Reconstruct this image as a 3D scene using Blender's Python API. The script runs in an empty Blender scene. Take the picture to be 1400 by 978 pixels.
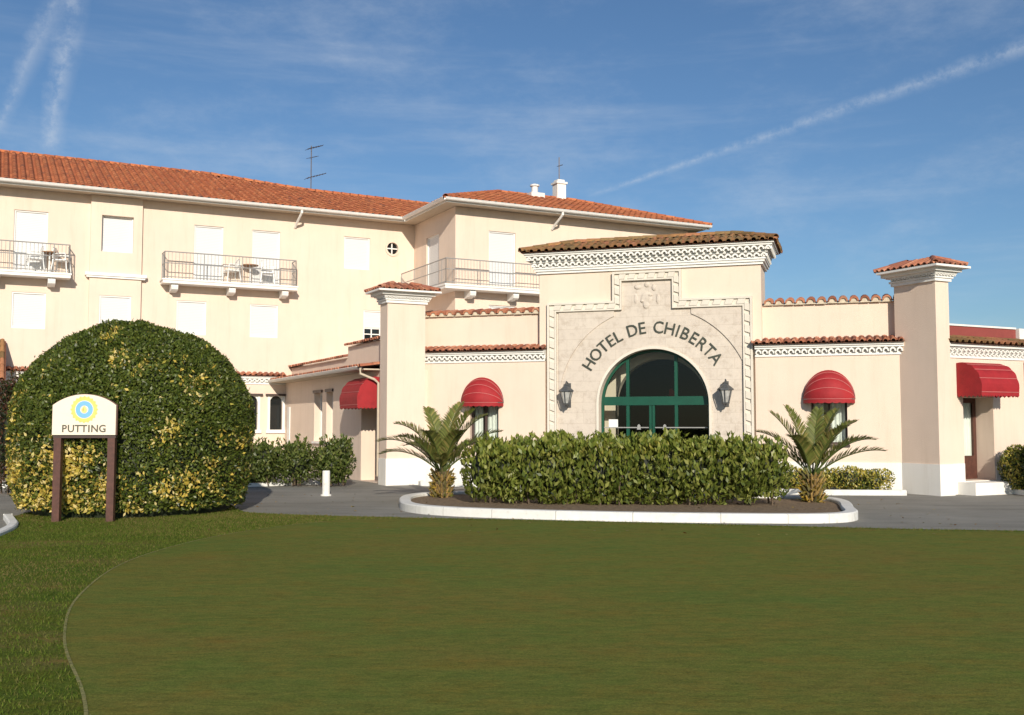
import bpy, math, random
import numpy as np
from math import sin, cos, tan, pi, radians, sqrt, atan, atan2
from mathutils import Vector, Matrix, noise as mnoise

random.seed(7)
rng = np.random.default_rng(7)
scene = bpy.context.scene
COL = scene.collection

# ------------------------------------------------------------------ helpers
def link(o, parent=None, loc=None, rotz=None):
    COL.objects.link(o)
    if parent is not None:
        o.parent = parent
    if loc is not None:
        o.location = loc
    if rotz is not None:
        o.rotation_euler = (0, 0, rotz)
    return o

def thing(name, label, cat, loc=(0, 0, 0), rotz=0.0, group=None):
    o = bpy.data.objects.new(name, None)
    o.empty_display_size = 0.2
    link(o, None, loc, rotz)
    o['label'] = label
    o['category'] = cat
    if group:
        o['group'] = group
    return o

def tag(o, label, cat, group=None):
    o['label'] = label
    o['category'] = cat
    if group:
        o['group'] = group
    return o

def copy_tree(o, parent=None):
    c = o.copy()
    COL.objects.link(c)
    c.parent = parent
    for ch in list(o.children):
        copy_tree(ch, c)
    return c

class MB:
    """collects faces, then links them as one mesh object"""
    def __init__(self):
        self.v = []; self.f = []; self.mi = []; self.c = []
        self.m = 0; self.col = (1, 1, 1); self.clips = []
        self.M = None
    def face(self, pts, col=None):
        pts = [Vector(p) for p in pts]
        for (o, n) in self.clips:                 # keep the side where (p-o).n <= 0
            out = []
            for i in range(len(pts)):
                a, b = pts[i], pts[(i + 1) % len(pts)]
                da, db = (a - o).dot(n), (b - o).dot(n)
                if da <= 0: out.append(a)
                if (da < 0 < db) or (db < 0 < da):
                    out.append(a + (b - a) * (da / (da - db)))
            pts = out
            if len(pts) < 3: return
        if self.M is not None:
            pts = [self.M @ p for p in pts]
        b = len(self.v)
        self.v.extend(pts)
        self.f.append(tuple(range(b, b + len(pts))))
        self.mi.append(self.m); self.c.append(col or self.col)
    def box(self, x0, x1, y0, y1, z0, z1, skip=''):
        A = [(x0, y0, z0), (x1, y0, z0), (x1, y1, z0), (x0, y1, z0), (x0, y0, z1), (x1, y0, z1), (x1, y1, z1), (x0, y1, z1)]
        F = {'b': (0, 3, 2, 1), 't': (4, 5, 6, 7), 'f': (0, 1, 5, 4), 'k': (2, 3, 7, 6), 'l': (3, 0, 4, 7), 'r': (1, 2, 6, 5)}
        for k, q in F.items():
            if k not in skip:
                self.face([A[i] for i in q])
    def prism(self, poly, a0, a1, axis='z', caps=True):
        """poly: 2D points (CCW).  axis z: (x,y); axis y: (x,z); axis x: (y,z)"""
        def P(p, a):
            if axis == 'z': return (p[0], p[1], a)
            if axis == 'y': return (p[0], a, p[1])
            return (a, p[0], p[1])
        n = len(poly)
        for i in range(n):
            p, q = poly[i], poly[(i + 1) % n]
            self.face([P(p, a0), P(q, a0), P(q, a1), P(p, a1)])
        if caps:
            self.face([P(p, a0) for p in reversed(poly)])
            self.face([P(p, a1) for p in poly])
    def tube(self, pts, r, sides=8, caps=True):
        pts = [Vector(p) for p in pts]
        rs = r if isinstance(r, (list, tuple)) else [r] * len(pts)
        rings = []
        for i, p in enumerate(pts):
            t = (pts[min(i + 1, len(pts) - 1)] - pts[max(i - 1, 0)]).normalized()
            ref = Vector((0, 0, 1)) if abs(t.z) < 0.9 else Vector((1, 0, 0))
            a = t.cross(ref).normalized(); b = a.cross(t)
            rings.append([p + (a * cos(2 * pi * k / sides) + b * sin(2 * pi * k / sides)) * rs[i] for k in range(sides)])
        for i in range(len(pts) - 1):
            for k in range(sides):
                k2 = (k + 1) % sides
                self.face([rings[i][k], rings[i][k2], rings[i + 1][k2], rings[i + 1][k]])
        if caps:
            self.face(rings[0]); self.face(list(reversed(rings[-1])))
    def lathe(self, prof, c=(0, 0, 0), sides=16):
        cx, cy, cz = c
        R = [[(cx + r * cos(2 * pi * k / sides), cy + r * sin(2 * pi * k / sides), cz + z) for k in range(sides)] for r, z in prof]
        for i in range(len(R) - 1):
            for k in range(sides):
                k2 = (k + 1) % sides
                self.face([R[i][k], R[i][k2], R[i + 1][k2], R[i + 1][k]])
    def build(self, name, mats, parent=None, loc=None, rotz=None, smooth=False, merge=False):
        me = bpy.data.meshes.new(name)
        me.from_pydata([tuple(p) for p in self.v], [], self.f)
        if not isinstance(mats, (list, tuple)): mats = [mats]
        for m in mats: me.materials.append(m)
        me.polygons.foreach_set('material_index', self.mi)
        ca = me.color_attributes.new('col', 'FLOAT_COLOR', 'CORNER')
        arr = []
        for f, c in zip(self.f, self.c):
            arr.extend((c[0], c[1], c[2], 1.0) * len(f))
        ca.data.foreach_set('color', arr)
        if smooth or merge:
            import bmesh
            bm = bmesh.new(); bm.from_mesh(me)
            bmesh.ops.remove_doubles(bm, verts=bm.verts, dist=0.0004)
            bm.to_mesh(me); bm.free()
        if smooth:
            me.polygons.foreach_set('use_smooth', [True] * len(me.polygons))
        me.update()
        return link(bpy.data.objects.new(name, me), parent, loc, rotz)

def quads_object(name, V, cols, mat, parent=None, nv=4, smooth=False):
    """V: (n,nv,3) numpy, one face each; cols (n,3)"""
    n = len(V)
    me = bpy.data.meshes.new(name)
    me.vertices.add(n * nv)
    me.vertices.foreach_set('co', V.reshape(-1).astype(np.float32))
    me.loops.add(n * nv)
    me.loops.foreach_set('vertex_index', np.arange(n * nv, dtype=np.int32))
    me.polygons.add(n)
    me.polygons.foreach_set('loop_start', np.arange(0, n * nv, nv, dtype=np.int32))
    me.update(calc_edges=True)
    ca = me.color_attributes.new('col', 'FLOAT_COLOR', 'CORNER')
    c4 = np.ones((n, nv, 4), dtype=np.float32)
    c4[:, :, :3] = cols[:, None, :]
    ca.data.foreach_set('color', c4.reshape(-1))
    me.materials.append(mat)
    return link(bpy.data.objects.new(name, me), parent)

# ------------------------------------------------------------------ materials
def newmat(name):
    m = bpy.data.materials.new(name); m.use_nodes = True
    nt = m.node_tree
    return m, nt, nt.nodes['Principled BSDF']

def N(nt, typ, **kw):
    n = nt.nodes.new(typ)
    for k, v in kw.items():
        if k in n.inputs: n.inputs[k].default_value = v
        else: setattr(n, k, v)
    return n

def noise_node(nt, scale, detail=4, rough=0.6, coord='Object', vec_scale=None):
    tc = N(nt, 'ShaderNodeTexCoord')
    nz = N(nt, 'ShaderNodeTexNoise')
    nz.inputs['Scale'].default_value = scale
    nz.inputs['Detail'].default_value = detail
    nz.inputs['Roughness'].default_value = rough
    if vec_scale:
        mp = N(nt, 'ShaderNodeMapping'); mp.inputs['Scale'].default_value = vec_scale
        nt.links.new(tc.outputs[coord], mp.inputs['Vector']); nt.links.new(mp.outputs[0], nz.inputs['Vector'])
    else:
        nt.links.new(tc.outputs[coord], nz.inputs['Vector'])
    return nz

def ramp(nt, src, stops):
    r = N(nt, 'ShaderNodeValToRGB')
    e = r.color_ramp.elements
    e[0].position, e[0].color = stops[0][0], (*stops[0][1], 1)
    e[1].position, e[1].color = stops[-1][0], (*stops[-1][1], 1)
    for p, c in stops[1:-1]:
        x = e.new(p); x.color = (*c, 1)
    nt.links.new(src, r.inputs[0])
    return r

def bump(nt, bsdf, src, strength, dist=0.02, prev=None):
    b = N(nt, 'ShaderNodeBump'); b.inputs['Strength'].default_value = strength; b.inputs['Distance'].default_value = dist
    nt.links.new(src, b.inputs['Height'])
    if prev: nt.links.new(prev.outputs[0], b.inputs['Normal'])
    nt.links.new(b.outputs[0], bsdf.inputs['Normal'])
    return b

def mul(c, k): return tuple(x * k for x in c)

def mix_col(nt, a, b, fac, mode='MULTIPLY'):
    m = N(nt, 'ShaderNodeMix'); m.data_type = 'RGBA'; m.blend_type = mode
    for sock, val in ((m.inputs[6], a), (m.inputs[7], b)):
        if isinstance(val, (tuple, list)): sock.default_value = (*val, 1)
        else: nt.links.new(val, sock)
    if isinstance(fac, float): m.inputs[0].default_value = fac
    else: nt.links.new(fac, m.inputs[0])
    return m.outputs[2]

def stucco(name, c, bs=0.5, var=0.06):
    m, nt, b = newmat(name)
    n1 = noise_node(nt, 0.7, 5, 0.6)
    r1 = ramp(nt, n1.outputs[0], [(0.3, mul(c, 1 - var)), (0.7, mul(c, 1 + var * 0.5))])
    n2 = noise_node(nt, 3.0, 5, 0.75, vec_scale=(1.2, 1.2, 0.10))
    r2 = ramp(nt, n2.outputs[0], [(0.28, (0.80, 0.76, 0.71)), (0.46, (0.97, 0.96, 0.95)), (0.6, (1, 1, 1))])
    nt.links.new(mix_col(nt, r1.outputs[0], r2.outputs[0], 0.42), b.inputs['Base Color'])
    n3 = noise_node(nt, 55, 3, 0.7)
    bump(nt, b, n3.outputs[0], bs, 0.015)
    b.inputs['Roughness'].default_value = 0.9
    return m

def paint(name, c, rough=0.5, var=0.08, scale=4.0, metal=0.0):
    m, nt, b = newmat(name)
    n1 = noise_node(nt, scale, 5, 0.65)
    r1 = ramp(nt, n1.outputs[0], [(0.3, mul(c, 1 - var)), (0.7, mul(c, 1 + var))])
    nt.links.new(r1.outputs[0], b.inputs['Base Color'])
    b.inputs['Roughness'].default_value = rough
    b.inputs['Metallic'].default_value = metal
    return m

def attr_mat(name, rough=0.8, nscale=9.0, nvar=0.25, bumpk=0.3):
    m, nt, b = newmat(name)
    a = N(nt, 'ShaderNodeAttribute'); a.attribute_name = 'col'
    n1 = noise_node(nt, nscale, 4, 0.7)
    r1 = ramp(nt, n1.outputs[0], [(0.25, (1 - nvar,) * 3), (0.7, (1 + nvar * 0.3,) * 3)])
    nt.links.new(mix_col(nt, a.outputs['Color'], r1.outputs[0], 1.0), b.inputs['Base Color'])
    b.inputs['Roughness'].default_value = rough
    if bumpk: bump(nt, b, n1.outputs[0], bumpk, 0.01)
    return m

def leaf_mat(name, rough=0.4, trans=0.3, spec=0.35):
    m, nt, b = newmat(name)
    a = N(nt, 'ShaderNodeAttribute'); a.attribute_name = 'col'
    nt.links.new(a.outputs['Color'], b.inputs['Base Color'])
    b.inputs['Roughness'].default_value = rough
    b.inputs['Specular IOR Level'].default_value = spec
    t = N(nt, 'ShaderNodeBsdfTranslucent')
    k = mix_col(nt, a.outputs['Color'], (1.25, 1.2, 0.5), 1.0)
    nt.links.new(k, t.inputs['Color'])
    mx = N(nt, 'ShaderNodeMixShader'); mx.inputs[0].default_value = trans
    nt.links.new(b.outputs[0], mx.inputs[1]); nt.links.new(t.outputs[0], mx.inputs[2])
    nt.links.new(mx.outputs[0], nt.nodes['Material Output'].inputs['Surface'])
    return m

CREAM = (0.755, 0.610, 0.500)
M = {}
M['cream'] = stucco('cream_stucco', CREAM)
M['cream_smooth'] = stucco('cream_render', (0.755, 0.618, 0.505), 0.25)
M['white_wall'] = stucco('white_base', (0.80, 0.78, 0.74), 0.3, 0.05)
M['white'] = paint('white_paint', (0.80, 0.78, 0.75), 0.5, 0.05)
M['gutter'] = paint('gutter_paint', (0.72, 0.70, 0.66), 0.45, 0.08)
M['soffit'] = paint('soffit_paint', (0.52, 0.44, 0.34), 0.8, 0.08)
M['tile'] = attr_mat('terracotta', 0.85, 14, 0.35)
M['attr'] = attr_mat('attr_paint', 0.6, 5, 0.1, 0)
M['rail'] = paint('railing_metal', (0.30, 0.29, 0.28), 0.45, 0.1)
M['green'] = paint('green_frame', (0.006, 0.068, 0.040), 0.35, 0.12)
M['dark'] = paint('dark_room', (0.02, 0.02, 0.02), 0.9, 0.2)
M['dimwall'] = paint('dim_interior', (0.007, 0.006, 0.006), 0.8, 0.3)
M['letters'] = paint('letter_green', (0.045, 0.052, 0.038), 0.5, 0.15)
M['iron'] = paint('lantern_iron', (0.085, 0.09, 0.095), 0.45, 0.25, 20, 0.3)
M['brownwood'] = paint('brown_wood', (0.085, 0.032, 0.022), 0.55, 0.3, 14)
M['trim_dark'] = paint('dark_trim', (0.06, 0.035, 0.03), 0.5, 0.2)
M['plastic'] = paint('white_plastic', (0.8, 0.8, 0.78), 0.35, 0.03)
M['wood'] = paint('teak', (0.25, 0.12, 0.05), 0.6, 0.2, 20)
M['aerial'] = paint('aerial_metal', (0.13, 0.12, 0.13), 0.5, 0.2, 8, 0.5)
M['bar'] = paint('bar_grey', (0.30, 0.30, 0.29), 0.4, 0.1)

def red_cloth():
    m, nt, b = newmat('red_canvas')
    n1 = noise_node(nt, 3, 5, 0.7)
    r = ramp(nt, n1.outputs[0], [(0.3, (0.25, 0.008, 0.012)), (0.7, (0.36, 0.014, 0.019))])
    nt.links.new(r.outputs[0], b.inputs['Base Color']); b.inputs['Roughness'].default_value = 0.75
    bump(nt, b, noise_node(nt, 6, 3, .6).outputs[0], 0.35, 0.03)
    return m
M['red'] = red_cloth()

def shutter_mat():
    m, nt, b = newmat('roller_shutter')
    tc = N(nt, 'ShaderNodeTexCoord'); sp = N(nt, 'ShaderNodeSeparateXYZ')
    nt.links.new(tc.outputs['Object'], sp.inputs[0])
    mm = N(nt, 'ShaderNodeMath', operation='MULTIPLY'); mm.inputs[1].default_value = 1 / 0.055
    nt.links.new(sp.outputs[2], mm.inputs[0])
    fr = N(nt, 'ShaderNodeMath', operation='FRACT'); nt.links.new(mm.outputs[0], fr.inputs[0])
    r = ramp(nt, fr.outputs[0], [(0.0, (0.46, 0.46, 0.46)), (0.2, (0.67, 0.665, 0.66)), (1.0, (0.69, 0.685, 0.68))])
    nt.links.new(r.outputs[0], b.inputs['Base Color']); b.inputs['Roughness'].default_value = 0.5
    bump(nt, b, fr.outputs[0], 0.3, 0.01)
    return m
M['shutter'] = shutter_mat()

def stone():
    m, nt, b = newmat('pale_limestone')
    tc = N(nt, 'ShaderNodeTexCoord')
    mp = N(nt, 'ShaderNodeMapping'); mp.inputs['Rotation'].default_value = (radians(90), 0, 0)
    nt.links.new(tc.outputs['Object'], mp.inputs[0])
    br = N(nt, 'ShaderNodeTexBrick')
    br.inputs['Scale'].default_value = 1.0; br.inputs['Brick Width'].default_value = 0.85; br.inputs['Row Height'].default_value = 0.27
    br.inputs['Mortar Size'].default_value = 0.006; br.inputs['Mortar Smooth'].default_value = 0.4
    br.inputs['Color1'].default_value = (0.605, 0.535, 0.46, 1); br.inputs['Color2'].default_value = (0.575, 0.505, 0.435, 1)
    br.inputs['Mortar'].default_value = (0.50, 0.43, 0.36, 1)
    nt.links.new(mp.outputs[0], br.inputs['Vector'])
    n1 = noise_node(nt, 6, 8, 0.75)
    r1 = ramp(nt, n1.outputs[0], [(0.28, (0.74, 0.7, 0.66)), (0.5, (1, 1, 1)), (0.75, (1.08, 1.07, 1.06))])
    nt.links.new(mix_col(nt, br.outputs['Color'], r1.outputs[0], 1.0), b.inputs['Base Color'])
    b.inputs['Roughness'].default_value = 0.9
    bb = bump(nt, b, br.outputs['Fac'], -0.5, 0.01)
    n2 = noise_node(nt, 40, 5, 0.7)
    bump(nt, b, n2.outputs[0], 0.5, 0.012, bb)
    return m
M['stone'] = stone()
M['stone_trim'] = stucco('limestone_trim', (0.70, 0.645, 0.56), 0.4, 0.10)

def glass(name, dark=(0.012, 0.015, 0.016), transp=0.5):
    m, nt, b = newmat(name)
    b.inputs['Base Color'].default_value = (*dark, 1); b.inputs['Roughness'].default_value = 0.03
    if transp:
        t = N(nt, 'ShaderNodeBsdfTransparent'); t.inputs[0].default_value = (0.82, 0.88, 0.85, 1)
        g = N(nt, 'ShaderNodeBsdfGlossy'); g.inputs['Roughness'].default_value = 0.02
        fr = N(nt, 'ShaderNodeFresnel'); fr.inputs[0].default_value = 1.45
        mx = N(nt, 'ShaderNodeMixShader'); nt.links.new(fr.outputs[0], mx.inputs[0])
        nt.links.new(t.outputs[0], mx.inputs[1]); nt.links.new(g.outputs[0], mx.inputs[2])
        nt.links.new(mx.outputs[0], nt.nodes['Material Output'].inputs['Surface'])
    return m
M['glass'] = glass('clear_glass')
M['darkglass'] = glass('dark_glass', transp=0)
M['lampglass'] = paint('frosted_lamp_glass', (0.42, 0.42, 0.40), 0.15, 0.25, 12)

def asphalt():
    m, nt, b = newmat('asphalt')
    n1 = noise_node(nt, 0.35, 6, 0.65)
    r1 = ramp(nt, n1.outputs[0], [(0.3, (0.175, 0.168, 0.145)), (0.55, (0.24, 0.232, 0.205)), (0.75, (0.29, 0.28, 0.25))])
    n2 = noise_node(nt, 90, 3, 0.8)
    r2 = ramp(nt, n2.outputs[0], [(0.3, (0.7, 0.7, 0.7)), (0.7, (1.15, 1.15, 1.15))])
    n5 = noise_node(nt, 1.3, 6, 0.75, vec_scale=(0.35, 1.6, 1))
    r5 = ramp(nt, n5.outputs[0], [(0.33, (0.72, 0.70, 0.68)), (0.5, (1, 1, 1)), (0.7, (1.12, 1.1, 1.05))])
    cc_ = mix_col(nt, r1.outputs[0], r2.outputs[0], 1.0)
    nt.links.new(mix_col(nt, cc_, r5.outputs[0], 0.9), b.inputs['Base Color'])
    b.inputs['Roughness'].default_value = 0.9
    bump(nt, b, n2.outputs[0], 0.5, 0.01)
    return m
M['asphalt'] = asphalt()
M['pave'] = stucco('pale_pavement', (0.42, 0.39, 0.35), 0.5, 0.15)

def soil():
    m, nt, b = newmat('soil')
    n1 = noise_node(nt, 12, 6, 0.75)
    r1 = ramp(nt, n1.outputs[0], [(0.3, (0.08, 0.052, 0.032)), (0.5, (0.20, 0.135, 0.08)), (0.7, (0.32, 0.235, 0.14))])
    nt.links.new(r1.outputs[0], b.inputs['Base Color']); b.inputs['Roughness'].default_value = 0.95
    bump(nt, b, n1.outputs[0], 0.9, 0.05)
    return m
M['soil'] = soil()

def turf(name, stops, blotch, fine=70, bs=0.6):
    m, nt, b = newmat(name)
    n1 = noise_node(nt, 0.55, 6, 0.65, vec_scale=(0.7, 1.1, 1))
    r1 = ramp(nt, n1.outputs[0], stops)
    n2 = noise_node(nt, fine, 3, 0.8)
    r2 = ramp(nt, n2.outputs[0], [(0.25, (0.45, 0.5, 0.5)), (0.5, (0.95, 0.95, 0.95)), (0.78, (1.5, 1.45, 1.3))])
    c = mix_col(nt, r1.outputs[0], r2.outputs[0], 0.85)
    n3 = noise_node(nt, 2.2, 6, 0.75, vec_scale=(0.8, 1.3, 1))
    r3 = ramp(nt, n3.outputs[0], [(0.32, blotch), (0.5, (1, 1, 1)), (0.68, (0.84, 1.02, 0.9))])
    c = mix_col(nt, c, r3.outputs[0], 0.85)
    n4 = noise_node(nt, 11, 6, 0.82, vec_scale=(0.5, 1.5, 1))
    r4 = ramp(nt, n4.outputs[0], [(0.28, (0.58, 0.66, 0.6)), (0.5, (1, 1, 1)), (0.72, (1.45, 1.3, 1.3))])
    nt.links.new(mix_col(nt, c, r4.outputs[0], 0.8), b.inputs['Base Color'])
    b.inputs['Roughness'].default_value = 0.85
    b.inputs['Specular IOR Level'].default_value = 0.03
    bb = bump(nt, b, n2.outputs[0], bs, 0.02)
    bump(nt, b, n4.outputs[0], 0.5, 0.03, bb)
    return m
M['putting'] = turf('putting_turf', [(0.3, (0.180, 0.162, 0.040)), (0.5, (0.160, 0.172, 0.038)), (0.7, (0.128, 0.172, 0.038))], (1.2, 0.93, 0.85))
M['rough'] = turf('rough_turf', [(0.34, (0.20, 0.155, 0.055)), (0.48, (0.105, 0.135, 0.022)), (0.70, (0.075, 0.128, 0.016))], (1.3, 1.0, 0.9), 40, 1.0)
M['earth'] = turf('field', [(0.3, (0.09, 0.09, 0.03)), (0.7, (0.1, 0.12, 0.03))], (1, 1, 0.9), 3)
M['leaf'] = leaf_mat('leaf')
M['leaf_gloss'] = leaf_mat('leaf_glossy', 0.42, 0.28, 0.35)
M['blade'] = leaf_mat('grass_blade', 0.8, 0.3, 0.05)
M['bark'] = paint('bark', (0.10, 0.07, 0.045), 0.9, 0.4, 16)
M['bark_palm'] = attr_mat('palm_trunk', 0.9, 18, 0.5, 0.8)

# ------------------------------------------------------------------ frames
RL = radians(27); RP = radians(-18); RK = radians(-63)
L0 = (-9.36, 36.0); P0 = (3.43, 25.74)
def LW(x, y, z=0.0):
    return Vector((L0[0] + x * cos(RL) - y * sin(RL), L0[1] + x * sin(RL) + y * cos(RL), z))
def PW(x, y, z=0.0):
    return Vector((P0[0] + x * cos(RP) - y * sin(RP), P0[1] + x * sin(RP) + y * cos(RP), z))
K0 = LW(1.4, 0)

# ------------------------------------------------------------------ architecture helpers
def wall_holes(mb, x0, x1, z0, z1, y, holes, depth=0.16):
    """front skin at y facing -y with rectangular holes (xa,xb,za,zb[,depth]) and their reveals"""
    xs = sorted({x0, x1, *[h[0] for h in holes], *[h[1] for h in holes]})
    zs = sorted({z0, z1, *[h[2] for h in holes], *[h[3] for h in holes]})
    for i in range(len(xs) - 1):
        for j in range(len(zs) - 1):
            cx, cz = (xs[i] + xs[i + 1]) / 2, (zs[j] + zs[j + 1]) / 2
            if any(h[0] < cx < h[1] and h[2] < cz < h[3] for h in holes): continue
            mb.face([(xs[i], y, zs[j]), (xs[i + 1], y, zs[j]), (xs[i + 1], y, zs[j + 1]), (xs[i], y, zs[j + 1])])
    for h in holes:
        a, b, c, d = h[:4]; dp = h[4] if len(h) > 4 else depth
        y2 = y + dp
        mb.face([(a, y, c), (a, y2, c), (a, y2, d), (a, y, d)])
        mb.face([(b, y, d), (b, y2, d), (b, y2, c), (b, y, c)])
        mb.face([(a, y, d), (a, y2, d), (b, y2, d), (b, y, d)])
        mb.face([(a, y2, c), (a, y, c), (b, y, c), (b, y2, c)])

def tile_col(kind):
    r = random.random()
    if kind == 'orange':
        base = random.choice([(0.50, 0.150, 0.058), (0.54, 0.170, 0.064), (0.47, 0.138, 0.054), (0.56, 0.19, 0.075)])
        if r < 0.03: base = (0.36, 0.12, 0.06)
    elif kind == 'moss':
        base = random.choice([(0.30, 0.15, 0.055), (0.36, 0.18, 0.07), (0.22, 0.13, 0.05), (0.27, 0.17, 0.07), (0.40, 0.17, 0.08)])
    else:
        base = random.choice([(0.48, 0.17, 0.09), (0.55, 0.22, 0.12), (0.38, 0.13, 0.07), (0.60, 0.27, 0.16), (0.30, 0.11, 0.07)])
    k = random.uniform(0.85, 1.12)
    return mul(base, k)

def half_tile(mb, p, along, up, nrm, length, r0, r1, col, segs=5, concave=False, thick=0.0):
    """half round tile starting at p, axis 'up', width direction 'along'"""
    A = []; B = []
    for k in range(segs + 1):
        a = pi * k / segs
        s = -1 if concave else 1
        A.append(p + along * (-cos(a) * r0) + nrm * (sin(a) * r0 * s))
        B.append(p + up * length + along * (-cos(a) * r1) + nrm * (sin(a) * r1 * s))
    for k in range(segs):
        mb.face([A[k], A[k + 1], B[k + 1], B[k]], col)
    if thick:
        Ai = []
        for k in range(segs + 1):
            a = pi * k / segs
            s = -1 if concave else 1
            Ai.append(p + along * (-cos(a) * (r0 - thick)) + nrm * (sin(a) * (r0 - thick) * s))
        for k in range(segs):
            mb.face([Ai[k], Ai[k + 1], A[k + 1], A[k]], mul(col, 0.85))
            mb.face([Ai[k + 1], Ai[k], Ai[k] + up * length, Ai[k + 1] + up * length], mul(col, 0.5))

def tile_field(mb, P, along, up, length, slope, kind, pitch=0.25, course=0.36, base_col=(0.2, 0.07, 0.04), pans=True, kr=0.36, fill=None, thick=0.016):
    P = Vector(P); along = Vector(along).normalized(); up = Vector(up).normalized()
    nrm = along.cross(up).normalized()
    if nrm.z < 0: nrm = -nrm
    n = max(1, int(round(length / pitch))); m = max(1, int(round(slope / course)))
    pitch = length / n; course = slope / m
    mb.face([P - nrm * 0.02, P + along * length - nrm * 0.02, P + along * length + up * slope - nrm * 0.02, P + up * slope - nrm * 0.02], base_col)
    for i in range(n):
        c = P + along * ((i + 0.5) * pitch)
        for j in range(m):
            jit = random.uniform(-0.012, 0.012)
            q = c + up * (j * course - 0.03 + jit) + nrm * (0.012 + random.uniform(-0.004, 0.004))
            half_tile(mb, q, along, up, nrm, course + 0.03, pitch * kr, pitch * kr * 0.85, tile_col(kind), 5, False, thick if j == 0 else 0)
            if fill and j == 0:
                e0 = q + up * 0.03
                arcp = [e0 + along * (-cos(pi * k_ / 6) * pitch * kr * 0.72) + nrm * (sin(pi * k_ / 6) * pitch * kr * 0.72) for k_ in range(7)]
                mb.face(arcp + [e0 + along * (pitch * 0.5) - nrm * 0.05, e0 - along * (pitch * 0.5) - nrm * 0.05], fill)
            if not pans: continue
            q2 = P + along * (i * pitch) + up * (j * course - 0.01) + nrm * 0.062
            half_tile(mb, q2, along, up, nrm, course + 0.02, pitch * 0.27, pitch * 0.25, mul(tile_col(kind), 0.9), 3, True)

def ridge_tiles(mb, A, B, kind, r=0.12, step=0.38):
    A = Vector(A); B = Vector(B); d = (B - A); n = max(1, int(round(d.length / step)))
    up = d.normalized(); along = up.cross(Vector((0, 0, 1))).normalized(); nrm = along.cross(up)
    if nrm.z < 0: nrm = -nrm
    st = d.length / n
    for i in range(n):
        half_tile(mb, A + up * (i * st - 0.03) - nrm * 0.02, along, up, nrm, st + 0.04, r, r * 0.86, tile_col(kind), 6, False, 0.014)

def genoise(mb, x0, x1, y, z0, rows, rowh, step, pitch, col=(1, 1, 1), ret_l=0.0, ret_r=0.0, back=0.25, base=0.0):
    """rows of half-round tile ends under thin slabs, growing outwards (towards -y); ret_* : box-like returns on the sides"""
    for r in range(rows):
        o = base + (r + 1) * step
        za = z0 + r * rowh; zb = za + rowh
        xa = x0 - (o if ret_l else 0); xb = x1 + (o if ret_r else 0)
        yb = y + max(ret_l, ret_r, back)
        mb.box(xa, xb, y - o, yb, zb - rowh * 0.30, zb)          # slab
        ob = o - step
        mb.box(x0 - (ob if ret_l else 0), x1 + (ob if ret_r else 0), y - ob - 0.004, yb, za, zb - rowh * 0.30)  # core behind
        rr = rowh * 0.66
        def run(pos, along, out, ln):
            n = max(1, int(round(ln / pitch))); pt = ln / n
            for i in range(n):
                c = Vector(pos) + along * ((i + 0.5) * pt)
                half = pt * 0.47
                A = []; Bk = []; I = []
                for k in range(7):
                    a = pi * k / 6
                    e = along * (-cos(a) * half) + Vector((0, 0, sin(a) * rr))
                    e2 = along * (-cos(a) * half * 0.56) + Vector((0, 0, sin(a) * rr * 0.58))
                    A.append(c + e); Bk.append(c + e - out * (step - 0.006)); I.append(c + e2)
                for k in range(6):
                    mb.face([A[k], A[k + 1], Bk[k + 1], Bk[k]])
                    mb.face([I[k], I[k + 1], A[k + 1], A[k]])
                    mb.face([I[k + 1], I[k], I[k] - out * step * 0.45, I[k + 1] - out * step * 0.45])
                mb.face([I[k] - out * step * 0.45, I[k + 1] - out * step * 0.45, c - out * step * 0.45])
        fo = o - 0.012
        run((xa + 0.01, y - fo, za + 0.003), Vector((1, 0, 0)), Vector((0, -1, 0)), xb - xa - 0.02)
        if ret_l: run((x0 - fo, y + ret_l, za + 0.003), Vector((0, -1, 0)), Vector((-1, 0, 0)), ret_l + fo - 0.02)
        if ret_r: run((x1 + fo, y - fo + 0.02, za + 0.003), Vector((0, 1, 0)), Vector((1, 0, 0)), ret_r + fo - 0.02)

def window(parent, x, z, w, h, y, kind='shut', sill=True, rotz=None, off=None, depth=0.13, open_k=0.0):
    """roller-shuttered window in the wall opening whose outer face is y"""
    mb = MB()
    f = 0.045
    yy = depth - 0.075
    mb.box(0.002, f, yy, depth + 0.02, 0.002, h - 0.002); mb.box(w - f, w - 0.002, yy, depth + 0.02, 0.002, h - 0.002)
    mb.box(f, w - f, yy, depth + 0.02, h - f, h - 0.002); mb.box(f, w - f, yy, depth + 0.02, 0.002, f)
    if sill and kind != 'door':
        mb.box(-0.04, w + 0.04, -0.05, yy - 0.003, -0.05, 0.008)
    o = mb.build('window', M['white'], parent, (x, y, z) if off is None else off, rotz)
    s = MB()
    zb = f + (h - 2 * f) * open_k
    n = int((h - f - zb) / 0.055)
    s.box(f, w - f, depth - 0.035, depth - 0.012, zb, h - f - 0.0)
    if n > 0:
        s.box(f, w - f, depth - 0.05, depth - 0.037, zb - 0.0, zb + 0.05)
    s.build('shutter', M['shutter'], o)
    p = MB(); p.face([(f, depth + 0.01, f), (w - f, depth + 0.01, f), (w - f, depth + 0.01, h - f), (f, depth + 0.01, h - f)])
    p.build('pane', M['darkglass'], o)
    if open_k > 0:
        g = MB()
        for k in (1 / 3, 2 / 3): g.box(w * k - 0.02, w * k + 0.02, depth - 0.03, depth + 0.006, f, zb - 0.002)
        for k in (0.06, 0.5, 0.95): g.box(f, w - f, depth - 0.028, depth + 0.004, f + (zb - f) * k - 0.018, f + (zb - f) * k + 0.018)
        g.build('glazing_bar', M['white'], o)
    return o

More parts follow.
